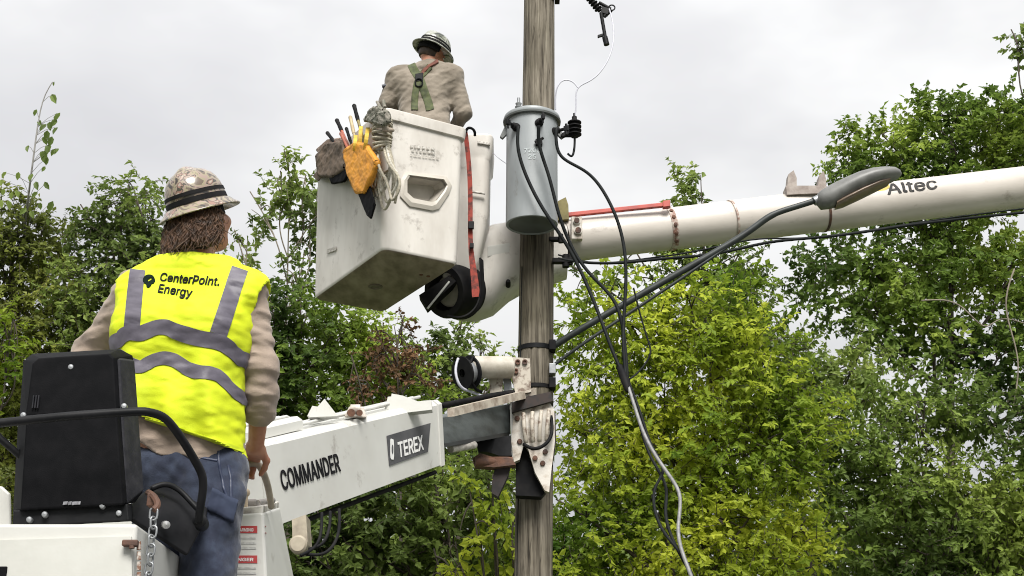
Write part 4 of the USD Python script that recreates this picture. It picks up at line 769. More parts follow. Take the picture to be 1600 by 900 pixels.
part(sp_, 'bolt_head', lathe(at(259, 820, 4.24), (.4, -1, -.2), [(.012, -.02), (.012, .012), (0, .015)], 12), BOLT, 40)
part(sp_, 'pivot', lathe(at(313, 815, 4.3), (.1, -1, 0), [(.022, -.05), (.022, .02), (.012, .03), (0, .03)], 14), BLACKSTEEL, 40)
part(DT, 'guard_rail', tube(np.vstack([spline([at(-60, 667, 3.88), at(0, 661, 3.88), at(110, 650, 3.88), at(214, 643, 3.9)], 24), spline([at(226, 643, 3.905), at(250, 649, 3.93), at(268, 664, 3.97), at(306, 722, 4.1), at(316, 744, 4.13), at(317, 765, 4.15), at(312, 800, 4.18), at(311, 816, 4.2)], 36)]), .0125, 14), BLACKSTEEL, True)
part(DT, 'guard_rail', tube([at(-30, 650, 4.1), at(0, 685, 4.12), at(22, 704, 4.14), at(40, 720, 4.16)], .011, 12), BLACKSTEEL, True)
part(DT, 'chain_hook', cat(tube(spline([at(232, 770, 4.12), at(240, 776, 4.08), at(246, 790, 4.06), at(240, 797, 4.05)], 12), .010, 8), obox(at(238, 782, 4.1), (.012, 0, 0), (0, .02, 0), (0, 0, .02))), RUST)
ch = part(DT, 'chain', link_mesh(at(240, 803, 4.05), V(0, 0, 1), V(1, 0, 0), .036, .022, .0032), STEEL, True)
for k in range(1, 12):
    part(ch, 'chain_link', link_mesh(at(240, 803, 4.05) - V(-.001 * (k % 3), 0, .0262 * k), V(.06 * (-1) ** k, 0, 1), V(1, 0, 0) if k % 2 == 0 else V(.45, .9, 0), .036, .022, .0032), STEEL, True)

# ------------------------------------------------------------------ people
def head_frame(yaw, tilt, roll=0.0):
    y, t, r = map(math.radians, (yaw, tilt, roll)); Fd = V(math.sin(y) * math.cos(t), math.cos(y) * math.cos(t), math.sin(t)); Rd = V(math.cos(y), -math.sin(y), 0); Ud = np.cross(Rd, Fd)
    Rd, Ud = Rd * math.cos(r) + Ud * math.sin(r), Ud * math.cos(r) - Rd * math.sin(r); return Rd, Fd, Ud
def add_head(S, c, fr):
    R, Fd, U = fr; B = np.stack(fr); q = lambda x, y, z: c + R * x + Fd * y + U * z
    S.ell(q(0, -.012, .02), B, (.076, .098, .108), .02); S.ell(q(0, .035, -.055), B, (.055, .062, .065), .035); S.ell(q(0, .075, -.095), B, (.026, .025, .022), .03)
    S.cap(q(0, .098, .01), q(0, .118, -.03), .011, .016, .015); S.ell(q(0, .088, .03), B, (.05, .018, .014), .02)
    for s in (-1, 1):
        S.ell(q(s * .032, .103, .012), B, (.017, .014, .011), .012, True); S.ell(q(s * .042, .075, -.025), B, (.026, .026, .024), .03)
        S.ell(q(s * .078, -.005, -.005), B, (.010, .02, .033), .010); S.ell(q(s * .084, .0, -.003), B, (.004, .011, .019), .006, True)
    S.ell(q(0, .106, -.058), B, (.022, .009, .007), .010); S.ell(q(0, .115, -.063), B, (.024, .010, .0018), .004, True); S.ell(q(0, .104, -.070), B, (.020, .010, .008), .010)
def add_hand(S, wrist, d, pn, thumb, curl):
    """d: wrist to knuckles; pn: where the palm faces; thumb = +1 when the thumb is on the cross(d, pn) side"""
    d = unit(d); pn = unit(pn - d * (pn @ d)); lat = np.cross(d, pn) * thumb
    kn = [wrist + d * l + lat * o for l, o in ((.092, .031), (.096, .011), (.092, -.010), (.083, -.030))]
    for k_ in kn: S.cap(wrist + d * .012 + (k_ - wrist - d * .09) * .4, k_, .0175, .0125, .02)
    for i, (k_, l) in enumerate(zip(kn, (1.0, 1.1, 1.02, .82))):
        p, a = k_, 0.0
        for seg, (L, r) in enumerate(((.043, .0098), (.028, .009), (.022, .0082))):
            a += math.radians(curl[seg] + 4 * i); q = p + (d * math.cos(a) + pn * math.sin(a)) * L * l; S.cap(p, q, r, r - .0008, .006); p = q
    t0 = wrist + d * .022 + lat * .026; t1 = t0 + unit(d * .55 + lat * .65 + pn * .35) * .042; t2 = t1 + unit(d * .8 + lat * .1 + pn * .5) * .032; t3 = t2 + unit(d * .8 - lat * .2 + pn * .6) * .026
    S.cap(t0, t1, .0155, .012, .018); S.cap(t1, t2, .0115, .0105, .008); S.cap(t2, t3, .0105, .009, .006)
def torso(S, J, R, e=0.0, lower=1.0, upper=1.0):
    k = .09
    for s in (-1, 1):
        S.cap(J['pel'] + R * s * .074, J['waist'] + R * s * .070, .102 + e * lower, .094 + e * (lower + upper) / 2, k)
        S.cap(J['waist'] + R * s * .072, J['chest'] + R * s * .084, .094 + e * (lower + upper) / 2, .104 + e * upper, k)
        S.cap(J['chest'] + R * s * .088, J['sh' + 'LR'[s > 0]] - R * s * .055 + V(0, 0, -.03), .102 + e * upper, .074 + e * upper, k)
        S.cap(J['neck'] + V(0, 0, -.02), J['sh' + 'LR'[s > 0]] + V(0, 0, .012), .050 + e * upper, .047 + e * upper, .05)
def figure(J, R, hands=True):
    S = Shape(); torso(S, J, R, 0); S.cap(J['neck'], J['head'] + J['fr'][2] * -.03 - J['fr'][1] * .02, .060, .056, .04); add_head(S, J['head'], J['fr'])
    for s in 'LR':
        S.cap(J['sh' + s], J['el' + s], .052, .040, .05); S.cap(J['el' + s], J['wr' + s], .041, .027, .015)
        S.cap(J['hip' + s], J['kn' + s], .085, .056, .06); S.cap(J['kn' + s], J['an' + s], .055, .038, .02)
        S.cap(J['an' + s], J['an' + s] + V(0, .17, -.055), .04, .03, .02)
        h = J['hand' + s]; add_hand(S, J['wr' + s], *h)
    return S
def wrinkle(amp, sc, seed):
    return lambda d, p: d - amp * (meshkit.fbm(p * np.asarray(sc, float), 3, seed) - .5) * 2
def hard_hat(parent, c, fr, camo_mat, a=.107, b=.128, brim=.038, band=True):
    R, Fd, U = fr; Bm = np.stack(fr)
    def el(prof, n=72, ridge=0.0, droop=0.0):
        g = np.arange(n) * 2 * np.pi / n; rows = []
        for r, z in prof:
            ca, sa = np.cos(g), np.sin(g); rr = 1 + 0 * g
            ex = r if isinstance(r, tuple) else (a * r, b * r)
            zz = z + droop * 0 * g; loc = np.stack([ex[0] * ca * rr, ex[1] * sa * rr, zz], 1)
            if ridge and z > .03: loc[:, 2] += ridge * np.exp(-(loc[:, 0] / .016) ** 2) * (z / .12)
            rows.append(c + loc @ Bm)
        return rows
    dome = [(1.0, .0), (1.0, .02), (.985, .045), (.94, .07), (.86, .092), (.74, .110), (.58, .124), (.4, .133), (.2, .138), (.02, .139)]
    out = part(parent, 'hard_hat', loft(el(dome, ridge=.010), cap=True), camo_mat, 45)
    e = lambda q: (a + q, b + q)
    part(out, 'brim', loft(el([(e(-.012), .003), (e(.004), .010), (e(.012), .006), (e(brim * .6), -.006), (e(brim), -.016), (e(brim + .003), -.021), (e(brim), -.024), (e(brim * .5), -.013), (e(.0), -.004), (e(-.014), -.003)]), cap=False), camo_mat, 45)
    g_n = np.linspace(math.radians(188), math.radians(352), 40); nape = []
    for t_ in g_n:                                            # band round the back of the head only
        o_ = V(math.cos(t_), math.sin(t_), 0); nape.append([c + (V((a - q_) * o_[0], (b - q_) * o_[1], z_)) @ Bm for q_, z_ in ((.012, -.002), (.001, -.002), (.0, -.052), (.012, -.052))])
    part(out, 'nape_band', loft(nape), RUBBER, 40)
    if band:
        for z, w, q in ((.022, .018, .003), (.046, .013, .003)):
            fr_ = (1.0 if z < .03 else .985)
            part(out, 'goggle_strap', loft(el([((a * fr_ + q * .2, b * fr_ + q * .2), z - w / 2), ((a * fr_ + q, b * fr_ + q), z - w / 2), ((a * fr_ + q - .002, b * fr_ + q - .002), z + w / 2), ((a * fr_ - .004, b * fr_ - .004), z + w / 2)]), cap=False), RUBBER, 40)
    return out

# --- the man on the derrick truck
J = dict(fr=head_frame(15, 25, 11), neck=at(305, 412, 4.56), shL=at(212, 460, 4.57), shR=at(384, 462, 4.55), chest=at(285, 520, 4.53), waist=at(280, 640, 4.55), pel=at(292, 735, 4.57),
         elL=at(140, 556, 4.72), wrL=at(152, 640, 4.98), elR=at(408, 598, 4.60), wrR=at(400, 698, 4.78), hipL=at(258, 745, 4.58), hipR=at(332, 745, 4.56), knR=at(326, 900, 4.52), anR=at(306, 1092, 4.62), knL=at(255, 905, 4.66), anL=at(232, 1085, 4.74))
brim_c = at(310, 324, 4.57); J['head'] = brim_c - J['fr'][2] * .045
hp = at(390, 726, 4.865)
J['handR'] = (hp + V(-.006, 0, .022) - J['wrR'], V(-.35, .45, -.8), -1, (38, 62, 48)); J['handL'] = (V(.02, .1, -.03), V(.1, 0, -1), 1, (20, 30, 25))
RB = unit(V(1, -.04, 0))
P1 = thing('person', 'worker in fluorescent yellow vest and camouflage hard hat standing at the derrick controls', 'person', V(J['pel'][0], 4.6, ZP), 'line workers')
body = part(P1, 'body', figure(J, RB).mesh(.0055), SKIN, True)
for s in (-1, 1):
    ec_ = J['head'] + J['fr'][0] * s * .032 + J['fr'][1] * .088 + J['fr'][2] * .012
    part(body, 'eye', trimesh.creation.icosphere(2, .0125).apply_translation(ec_), EYEW, True)
# trousers
jn = Shape()
for s, sg in (('L', -1), ('R', 1)):
    jn.cap(J['pel'] + RB * sg * .070 + V(0, 0, .12), J['pel'] + RB * sg * .074, .104, .116, .06); jn.cap(J['hip' + s], J['kn' + s], .108, .088, .05); jn.cap(J['kn' + s], J['an' + s] + V(0, .01, .0), .084, .072, .02)
jn.cap(J['knR'] + V(.035, -.03, .17), J['knR'] + V(.05, -.03, .26), .045, .05, .03)
wj0, wj1 = wrinkle(.016, (13, 13, 9), 21), wrinkle(.006, (34, 34, 26), 22); wj = lambda d, p: wj1(wj0(d, p), p); zbelt = lambda p: p[:, 2] - (J['waist'][2] + .07)
jn.post = lambda d, p: np.maximum(wj(d, p), zbelt(p))
jm = part(P1, 'trousers', jn.mesh(.007), JEANS, True)
jf = lambda p: jn(p)
fl_c = np.array([at(x, y, 4.4) for x, y in ((324, 778), (336, 784), (348, 791), (360, 798))]); CV = lambda p: unit(p - V(0, 0, CAMZ))
part(jm, 'pocket_flap', ribbon_on(jf, spline(fl_c, 24), np.tile(unit(V(.15, 0, 1)), (24, 1)), .07, .009, 7, view=V(0, 1, .15)), M('flap_denim', (.012, .018, .04), (.025, .035, .065), 9, .9), True)
for pts in ([(335, 700), (340, 740), (350, 775)], [(290, 706), (312, 712), (334, 716)], [(350, 722), (355, 750), (356, 775)]):
    q = spline([at(x, y, 4.4) for x, y in pts], 20); tg = unit(np.gradient(q, axis=0)); ac = unit(np.cross(tg, V(0, 1, 0)))
    part(jm, 'seam', ribbon_on(jf, q, ac, .008, .002, 3, view=V(0, 1, .1)), M('seam_denim', (.015, .022, .05), (.03, .04, .08)), True)
for s in 'LR':
    b_ = Shape(); a_ = J['an' + s]; b_.cap(a_ + V(0, 0, .10), a_ + V(0, -.01, -.02), .056, .052, .02).cap(a_ + V(0, -.02, -.04), a_ + V(.0, .18, -.055), .045, .042, .03)
    b_.post = lambda d, p: np.maximum(d, ZP + .004 - p[:, 2]); part(P1, 'boot', b_.mesh(.008), BOOT, True)
# shirt: torso, long sleeves, the right one rolled below the elbow
sh = Shape(); torso(sh, J, RB, .014)
cuR = J['elR'] + (J['wrR'] - J['elR']) * .36
sh.cap(J['shL'], J['elL'], .072, .060, .05); sh.cap(J['elL'], J['wrL'], .060, .042, .03)
sh.cap(J['shR'], J['elR'] + V(0, -.01, .04), .068, .056, .05); sh.cap(J['elR'] + V(0, -.01, .05), cuR, .056, .053, .03)
for t in (.12, .24, .36): q = J['elR'] + (J['wrR'] - J['elR']) * t; sh.cap(q, q + (J['wrR'] - J['elR']) * .03, .062, .062, .010)
sh.cap(J['pel'] + V(-.07, 0, .10), J['pel'] + V(.07, 0, .10), .100, .100, .05)
hemA, hemB = at(225, 655, 4.44), at(386, 707, 4.44)
hemz = lambda x: hemA[2] + (hemB[2] - hemA[2]) * (x - hemA[0]) / (hemB[0] - hemA[0])
ws = wrinkle(.011, (6, 6, 24), 31); ws2 = wrinkle(.006, (18, 18, 46), 33)
sh.post = lambda d, p: np.maximum(ws2(ws(d, p), p), hemz(p[:, 0]) - .085 + .012 * np.sin(p[:, 0] * 40) - p[:, 2])
part(P1, 'shirt', sh.mesh(.006), SHIRT, True)
# vest
ZNECK = at(305, 391, 4.47)[2]
vs = Shape(); torso(vs, J, RB, .028, 1.65, 1.0); vs.cap(J['neck'] + V(-.085, .0, -.035), J['neck'] + V(.09, .0, -.035), .062, .062, .05)
vs.cap(J['shL'] + V(.02, 0, .0), J['shR'] + V(.012, 0, .0), .070, .070, .06)
arm = Shape(); arm.cap(J['shR'] + V(.085, 0, -.03), J['elR'] + V(.045, 0, 0), .074, .080, .01); arm.cap(J['shL'] + V(-.085, 0, -.03), J['elL'] + V(-.03, 0, 0), .078, .085, .01)
arm.cap(J['neck'] + V(.0, .035, -.02), J['neck'] + V(.01, .06, .2), .072, .085, .01)
wv = wrinkle(.012, (9, 9, 4.5), 41); wv2 = wrinkle(.0055, (16, 16, 40), 43)
def vpost(d, p):
    fold = .012 * np.sin(46 * (p[:, 0] + 1.28) + 6 * (p[:, 2] - 2.6)) * np.clip((2.83 - p[:, 2]) * 4, 0, 1)
    d = wv2(wv(d - fold, p), p); d = np.maximum(d, -arm(p)); d = np.maximum(d, p[:, 2] - ZNECK); return np.maximum(d, hemz(p[:, 0]) - p[:, 2])
vs.post = vpost
vm = vs.mesh(.006); fc = vm.triangles_center; fnn = vm.face_normals
keep = ~((fnn[:, 2] < -.5) & (np.abs(fc[:, 2] - hemz(fc[:, 0])) < .012)); vm.update_faces(keep)
vest = part(P1, 'safety_vest', vm, VEST, True)
def tape(pts, width, mat, name, proud=.0022, n=60, smooth=40):
    q = spline([at(x, y, 4.40) for x, y in pts], n); dr = CV(q); tg = unit(np.gradient(q, axis=0)); ac = unit(np.cross(tg, dr))
    return part(vest, name, ribbon_on(vs, q, ac, width, proud, 7, view=dr), mat, smooth)
tape([(216, 416), (213, 440), (209, 480), (206, 514)], .050, REFLECT, 'reflective_tape')
tape([(375, 420), (366, 446), (353, 486), (341, 522)], .056, REFLECT, 'reflective_tape')
def ring_tape(pts, width, name, extra=()):
    """tape round the trunk: its back follows the photo, its front closes the loop"""
    q = spline([at(x, y, 4.40) for x, y in pts], 70); hit, ok = trace(vs, q, CV(q)); c = J['chest'] * .5 + J['waist'] * .5
    th = np.unwrap(np.arctan2(hit[:, 1] - c[1], hit[:, 0] - c[0])); o = np.argsort(th); th, z = th[o], hit[o, 2]
    gth = np.linspace(th[0], th[0] + 2 * np.pi, 141)[:-1]; gz_ = np.interp(gth, np.r_[th, th[0] + 2 * np.pi], np.r_[z, z[0]])
    rad = np.stack([np.cos(gth), np.sin(gth), 0 * gth], 1); pts3 = np.stack([c[0] + 0 * gth, c[1] + 0 * gth, gz_], 1) + rad * .36
    up = np.tile(V(0, 0, 1), (140, 1)); tg = unit(np.roll(pts3, -1, 0) - np.roll(pts3, 1, 0)); up = unit(np.cross(tg, rad)); up *= np.sign(up[:, 2:])
    n, nw = 140, 7; s = np.linspace(-.5, .5, nw); p = (pts3[:, None] + s[None, :, None] * width * up[:, None]).reshape(-1, 3); d = -np.repeat(rad, nw, 0)
    hitp, _ = trace(vs, p, d, -.0); g_ = gradient(vs, hitp); top = hitp + g_ * .0030; v = np.vstack([top, hitp - g_ * .002]); k = n * nw
    i, j = np.meshgrid(np.arange(n), np.arange(nw - 1), indexing='ij'); i, j = i.ravel(), j.ravel(); i2 = (i + 1) % n
    Q = np.stack([i * nw + j, i * nw + j + 1, i2 * nw + j + 1, i2 * nw + j], 1); a_ = np.arange(n); b_ = (a_ + 1) % n
    E1 = np.stack([a_ * nw, b_ * nw, b_ * nw + k, a_ * nw + k], 1); E2 = np.stack([b_ * nw + nw - 1, a_ * nw + nw - 1, a_ * nw + nw - 1 + k, b_ * nw + nw - 1 + k], 1)
    Q = np.vstack([Q, Q[:, ::-1] + k, E1, E2]); part(vest, name, (v, Q), REFLECT, 40)
ring_tape([(186, 531), (200, 520), (220, 521), (247, 511), (273, 517), (300, 526), (322, 531), (342, 535), (360, 547), (375, 560)], .050, 'reflective_tape')
ring_tape([(188, 556), (200, 566), (218, 573), (247, 561), (272, 563), (303, 580), (337, 585), (356, 602), (377, 621)], .046, 'reflective_tape')
tape([(226, 656), (260, 665), (300, 678), (345, 692), (383, 705)], .012, VESTEDGE, 'hem_binding')
# print on the back of the vest
def vest_print(text, a, b, h_px, name='lettering', shear=.25):
    m_ = meshkit.text_mesh(text, 10.0, .5, True); m_ = m_.subdivide_to_size(4.0); p = np.array(m_.vertices); wmax = p[:, 0].max(); A, Bp = np.array(a, float), np.array(b, float); u2 = (Bp - A) / wmax
    px = A + p[:, :1] * u2 + p[:, 1:2] / 10 * h_px * np.array([shear, -1.0]); q = np.array([at(x, y, 4.40) for x, y in px]); hit, _ = trace(vs, q, CV(q)); g_ = gradient(vs, hit)
    part(vest, name, trimesh.Trimesh(hit + g_ * (.0015 + .002 * (p[:, 2:] / .5)), m_.faces, process=False), DECALDARK)
vest_print('CenterPoint.', (248, 439), (342, 447), 12.5)
vest_print('Energy', (245, 457), (299, 465), 12.5)
g = np.linspace(0, 2 * np.pi, 41)[:-1]
drop = Polygon([(233 + 9.5 * math.cos(t) * (1 if math.sin(t) > -.2 else .9), 439 - 9.5 * math.sin(t)) if math.sin(t) > -.55 else (233 + 9.5 * math.cos(t) * .55 - 3 * (-math.sin(t) - .55), 439 - 9.5 * math.sin(t) + 4.5 * (-math.sin(t) - .55)) for t in g]).buffer(0)
drop = drop.difference(Polygon([(238, 437), (232, 441), (231, 438), (236, 434)]))
dm = trimesh.creation.extrude_polygon(drop if drop.geom_type == 'Polygon' else max(drop.geoms, key=lambda k_: k_.area), .5, engine='earcut').subdivide_to_size(4.0); dp = np.array(dm.vertices)
q = np.array([at(x, y, 4.40) for x, y in dp[:, :2]]); hit, _ = trace(vs, q, CV(q)); g_ = gradient(vs, hit)
part(vest, 'logo_mark', trimesh.Trimesh(hit + g_ * (.0015 + .002 * (dp[:, 2:] / .5)), dm.faces, process=False), M('dark_green_print', (.004, .011, .007), (.006, .016, .010), rough=.8, spec=.08))
# hat, hair
hard_hat(P1, brim_c, J['fr'], CAMO1, .102, .124, .036)
R_h, F_h, U_h = J['fr']; hc = J['head']
hs = Shape(); Bh = np.stack(J['fr'])
hs.ell(hc - F_h * .035 + U_h * .0, Bh, (.086, .085, .085), .03); hs.ell(hc - F_h * .055 - U_h * .055, Bh, (.082, .058, .055), .03); hs.ell(hc - F_h * .062 + V(0, 0, -.085), Bh, (.076, .045, .045), .03)
wh = wrinkle(.014, (60, 60, 60), 51); hs.post = lambda d, p: np.maximum(wh(d, p), np.maximum((p - hc) @ U_h - .0, (p - hc) @ F_h + .012))
hair = part(P1, 'hair', hs.mesh(.006), HAIR, True)
rng = np.random.default_rng(5); curls = []
for k in range(1700):
    a = rng.uniform(-1.6, 1.45); zz = rng.uniform(-.095, -.005); r_ = rng.uniform(.085, .104)
    c0 = hc + V(-F_h[0], -F_h[1], 0) * (.035 + r_ * math.cos(a)) + R_h * (r_ * 1.05 * math.sin(a) - .006) + V(0, 0, zz); tt_ = np.linspace(0, 1, 9); ph = rng.uniform(0, 6.28); am = rng.uniform(.003, .009); L = rng.uniform(.04, .08); wf = rng.uniform(5, 10) * rng.choice([-1, 1]); sk = rng.normal(size=2) * .35
    ou = unit(-F_h * math.cos(a) + R_h * math.sin(a)); tn = np.cross(U_h, ou)
    curls.append(tube(np.array([c0 - V(0, 0, 1) * L * t + (tn * sk[0] + ou * (.12 + .15 * sk[1])) * L * t + (ou * math.cos(ph + wf * t) + tn * math.sin(ph + wf * t)) * am for t in tt_]), np.linspace(.0019, .0009, 9), 4))
part(hair, 'curls', cat(*curls), M('light_brown_hair', (.12, .06, .03), (.03, .017, .010), 40, .5), True, kind='stuff')

# --- the man in the bucket
PY = 9.78
K = dict(fr=head_frame(42, -14, -14), neck=at(672, 104, PY), shL=at(620, 121, PY), shR=at(708, 118, PY - .02), chest=at(664, 144, PY + .03))
ctr = at(664, 150, PY); K['waist'] = V(ctr[0], PY - .01, 6.22); K['pel'] = V(ctr[0], PY - .05, 6.05)
K['elL'] = at(605, 161, PY + .04); K['wrL'] = K['elL'] + V(.10, .24, -.02); K['elR'] = at(724, 176, PY - .0); K['wrR'] = K['elR'] + V(-.08, .24, -.03)
for s, sg in (('L', -1), ('R', 1)): K['hip' + s] = K['pel'] + V(.09 * sg, 0, -.03); K['kn' + s] = K['hip' + s] + V(.0, .04, -.44); K['an' + s] = V(K['hip' + s][0], K['hip' + s][1] - .02, 5.22)
K['handL'] = (V(.3, 1, -.1), V(.5, 0, -1), 1, (35, 45, 35)); K['handR'] = (V(-.3, 1, -.1), V(-.5, 0, -1), -1, (35, 45, 35))
brim2 = at(678, 78, PY + .03); K['head'] = brim2 - K['fr'][2] * .045
P2 = thing('person', 'worker in khaki shirt and grey camouflage hard hat standing in the bucket', 'person', V(ctr[0], PY, 5.11), 'line workers')
body2 = part(P2, 'body', figure(K, V(1, 0, 0)).mesh(.0065), SKIN, True)
for s in (-1, 1): part(body2, 'eye', trimesh.creation.icosphere(2, .0125).apply_translation(K['head'] + K['fr'][0] * s * .032 + K['fr'][1] * .088 + K['fr'][2] * .012), EYEW, True)
s2 = Shape(); torso(s2, K, V(1, 0, 0), .022)
for s in 'LR': s2.cap(K['sh' + s], K['el' + s], .076, .064, .05); s2.cap(K['el' + s], K['el' + s] + (K['wr' + s] - K['el' + s]) * .9, .064, .046, .03)
_a = np.array([[.8, 0, .6], [0, 1, 0], [-.6, 0, .8]]); w1 = lambda d, p: d - .012 * (meshkit.fbm((p @ _a.T) * V(7, 7, 22), 3, 61) - .5) * 2; w2 = wrinkle(.005, (20, 20, 40), 62); s2.post = lambda d, p: np.maximum(w2(w1(d, p), p), 6.10 - p[:, 2])
shirt2 = part(P2, 'shirt', s2.mesh(.008), SHIRT2, True)
j2 = Shape()
for s, sg in (('L', -1), ('R', 1)): j2.cap(K['pel'] + V(.075 * sg, 0, .1), K['hip' + s], .115, .115, .05); j2.cap(K['hip' + s], K['kn' + s], .10, .08, .04); j2.cap(K['kn' + s], K['an' + s], .075, .07, .02)
part(P2, 'trousers', j2.mesh(.012), JEANS, True)
for s in 'LR':
    b_ = Shape(); a_ = K['an' + s]; b_.cap(a_ + V(0, 0, .08), a_ + V(0, -.01, -.04), .055, .05, .02).cap(a_ + V(0, -.02, -.05), a_ + V(0, .17, -.06), .045, .04, .03); b_.post = lambda d, p: np.maximum(d, 5.115 - p[:, 2])
    part(P2, 'boot', b_.mesh(.010), BOOT, True)
def strap2(pts, width, mat, name='harness_strap', y=9.2, proud=.006):
    q = spline([at(a, b, y) for a, b in pts], 30); dr = CV(q); tg = unit(np.gradient(q, axis=0)); ac = unit(np.cross(tg, dr)); part(P2, name, ribbon_on(s2, q, ac, width, proud, 5, view=dr), mat, True)
strap2([(641, 96), (645, 106), (651, 116), (657, 126), (662, 140), (668, 156), (672, 172)], .062, OLIVE)
strap2([(672, 104), (664, 112), (655, 122), (650, 140), (648, 158), (648, 172)], .050, OLIVE, proud=.009)
strap2([(688, 94), (680, 99), (670, 105), (662, 113), (654, 124)], .022, M('maroon_strap', (.17, .06, .04), (.1, .035, .025), 20, .85), proud=.012)
o, _ = trace(s2, np.array([at(655, 122, 9.2)]), CV(np.array([at(655, 122, 9.2)]))); o = o[0]
part(P2, 'harness_ring', cat(obox(o + V(0, -.012, 0), (.03, 0, .006), (0, .006, 0), (0, 0, .036)), link_mesh(o + V(.0, -.022, -.05), V(0, 0, 1), V(1, 0, 0), .07, .055, .006)), BLACKSTEEL)
o = at(611, 134, PY - .02); part(P2, 'harness_hook', cat(cyl(o + V(-.07, 0, -.005), o + V(.01, 0, .01), .014), cyl(o + V(-.005, 0, -.06), o + V(.0, 0, .03), .016), cyl(o + V(.02, .0, -.03), o + V(.06, .05, -.06), .012)), M('hook_dark', (.03, .035, .05), (.06, .06, .075)))
hard_hat(P2, brim2, K['fr'], CAMO2, .114, .136, .046)
h2 = Shape(); Rk, Fk, Uk = K['fr']; h2.ell(K['head'] - Fk * .03, np.stack(K['fr']), (.081, .082, .085), .03); h2.post = lambda d, p: np.maximum(d - .003, np.maximum((p - K['head']) @ Uk - .03, -(p - K['head']) @ Uk - .055))
part(P2, 'hair', h2.mesh(.007), HAIR, True)

# ------------------------------------------------------------------ trees
def leaves(base, axis, length, width, nrm, simple=False):
    """folded leaf blades: base point, unit axis, length, width, blade normal (all arrays)"""
    a = unit(axis); s = unit(np.cross(a, nrm)); n = np.cross(s, a); L, Wd = length[:, None], width[:, None]
    mid = base + a * L * .45; tip = base + a * L - n * L * .12
    if simple:
        v = np.stack([base, mid + s * Wd * .5 + n * Wd * .16, tip, mid - s * Wd * .5 + n * Wd * .16], 1); F = np.array([[0, 1, 2], [0, 2, 3]])
    else:
        v = np.stack([base, base + a * L * .28 + s * Wd * .42 + n * Wd * .15, base + a * L * .66 + s * Wd * .40 + n * Wd * .12, tip, base + a * L * .66 - s * Wd * .40 + n * Wd * .12, base + a * L * .28 - s * Wd * .42 + n * Wd * .15], 1)
        F = np.array([[0, 1, 2], [0, 2, 3], [0, 3, 4], [0, 4, 5]])
    k = v.shape[1]; f = (F[None] + (np.arange(len(base)) * k)[:, None, None]).reshape(-1, 3); return v.reshape(-1, 3), f
def crown(blobs, y, size, rng, dens=1.0, per=15, ratio=.5, simple=False, droop=.35, tw=.34, fill=1.0):
    """blobs: (px, py, rx, ry[, depth shift[, density]]) in photo pixels about distance y"""
    QB, QD, C = [], [], []
    for b in blobs:
        px, py, rx, ry = b[:4]; dy = b[4] if len(b) > 4 else 0; de = b[5] if len(b) > 5 else 1.0
        c = at(px, py, y + dy); m = ppm(py, y + dy); r = V(rx / m, (rx + ry) / 2 / m, ry / m); C.append((c, r))
        area = math.pi * r[0] * r[2]; n = max(3, int(area / (size * size * ratio * .6) * 3.6 * dens * de / per))
        d = unit(rng.normal(size=(n, 3))); rad = rng.uniform(.12, 1.0, n) ** .5
        sub = unit(rng.normal(size=(n, 3)))
        QB.append(c + d * rad[:, None] * r * (1 + .15 * rng.normal(size=(n, 1)))); QD.append(unit(d * .9 + sub * .7 + V(0, 0, .15)))
    q, d = np.vstack(QB), np.vstack(QD); n = len(q); OUT = unit(q - np.mean([c_ for c_, r_ in C], 0))
    t = np.tile(np.linspace(.05, 1, per), (n, 1)) + rng.uniform(-.03, .03, (n, per)); L = rng.uniform(.6, 1.25, (n, 1)) * tw
    bend = d[:, None] * (t * L)[..., None] + V(0, 0, -.30)[None, None] * ((t ** 2) * L * .8)[..., None]
    base = (q[:, None] + bend).reshape(-1, 3); dd = np.repeat(d, per, 0)
    side = unit(np.cross(dd, V(0, 0, 1)) + .3 * rng.normal(size=dd.shape)) * np.tile(np.where(np.arange(per) % 2, 1, -1), n)[:, None]
    ax = unit(dd * .5 + side * .8 + V(0, 0, -droop) + .35 * rng.normal(size=dd.shape)); nr = unit(V(0, 0, .55) + .9 * np.repeat(OUT, per, 0) + .5 * rng.normal(size=dd.shape))
    ln = size * rng.uniform(.45, 1.4, len(base)); v, f = leaves(base, ax, ln, ln * ratio, nr, simple)
    ib_, ia_, il_, in_ = [], [], [], []
    for b in blobs:
        px, py, rx, ry = b[:4]; dy = b[4] if len(b) > 4 else 0; de = b[5] if len(b) > 5 else 1.0
        c = at(px, py, y + dy); m = ppm(py, y + dy); r = V(rx / m, (rx + ry) / 2 / m, ry / m) * .72; k_ = int(math.pi * r[0] * r[2] / ((size * 1.5) ** 2 * ratio * .6) * 1.5 * fill * de)
        ib_.append(c + V(0, .1, 0) + unit(rng.normal(size=(k_, 3))) * (rng.random((k_, 1)) ** (1 / 3)) * r); ia_.append(rng.normal(size=(k_, 3)) + V(0, 0, -.4)); il_.append(size * rng.uniform(1.0, 1.8, k_)); in_.append(rng.normal(size=(k_, 3)) + V(0, -.5, .4))
    if fill > 0:
        v2, f2 = leaves(np.vstack(ib_), np.vstack(ia_), np.concatenate(il_), np.concatenate(il_) * ratio, np.vstack(in_), simple); f = np.vstack([f, f2 + len(v)]); v = np.vstack([v, v2])
    # twigs: thin three-sided stems carrying the leaves
    e = q + d * L - V(0, 0, .24) * L * .0; w = .0035; tvs = []
    o = np.array([[1, 0, 0], [-.5, 0, .87], [-.5, 0, -.87]]) * w
    end = q + d * L + V(0, 0, -.24) * L; tv = np.concatenate([q[:, None] + o * 1.6, end[:, None] + o * .5], 1).reshape(-1, 3)
    tf = np.array([[0, 1, 4], [0, 4, 3], [1, 2, 5], [1, 5, 4], [2, 0, 3], [2, 3, 5]]); tf = (tf[None] + (np.arange(n) * 6)[:, None, None]).reshape(-1, 3)
    return (v, f), (tv, tf), C, len(base)
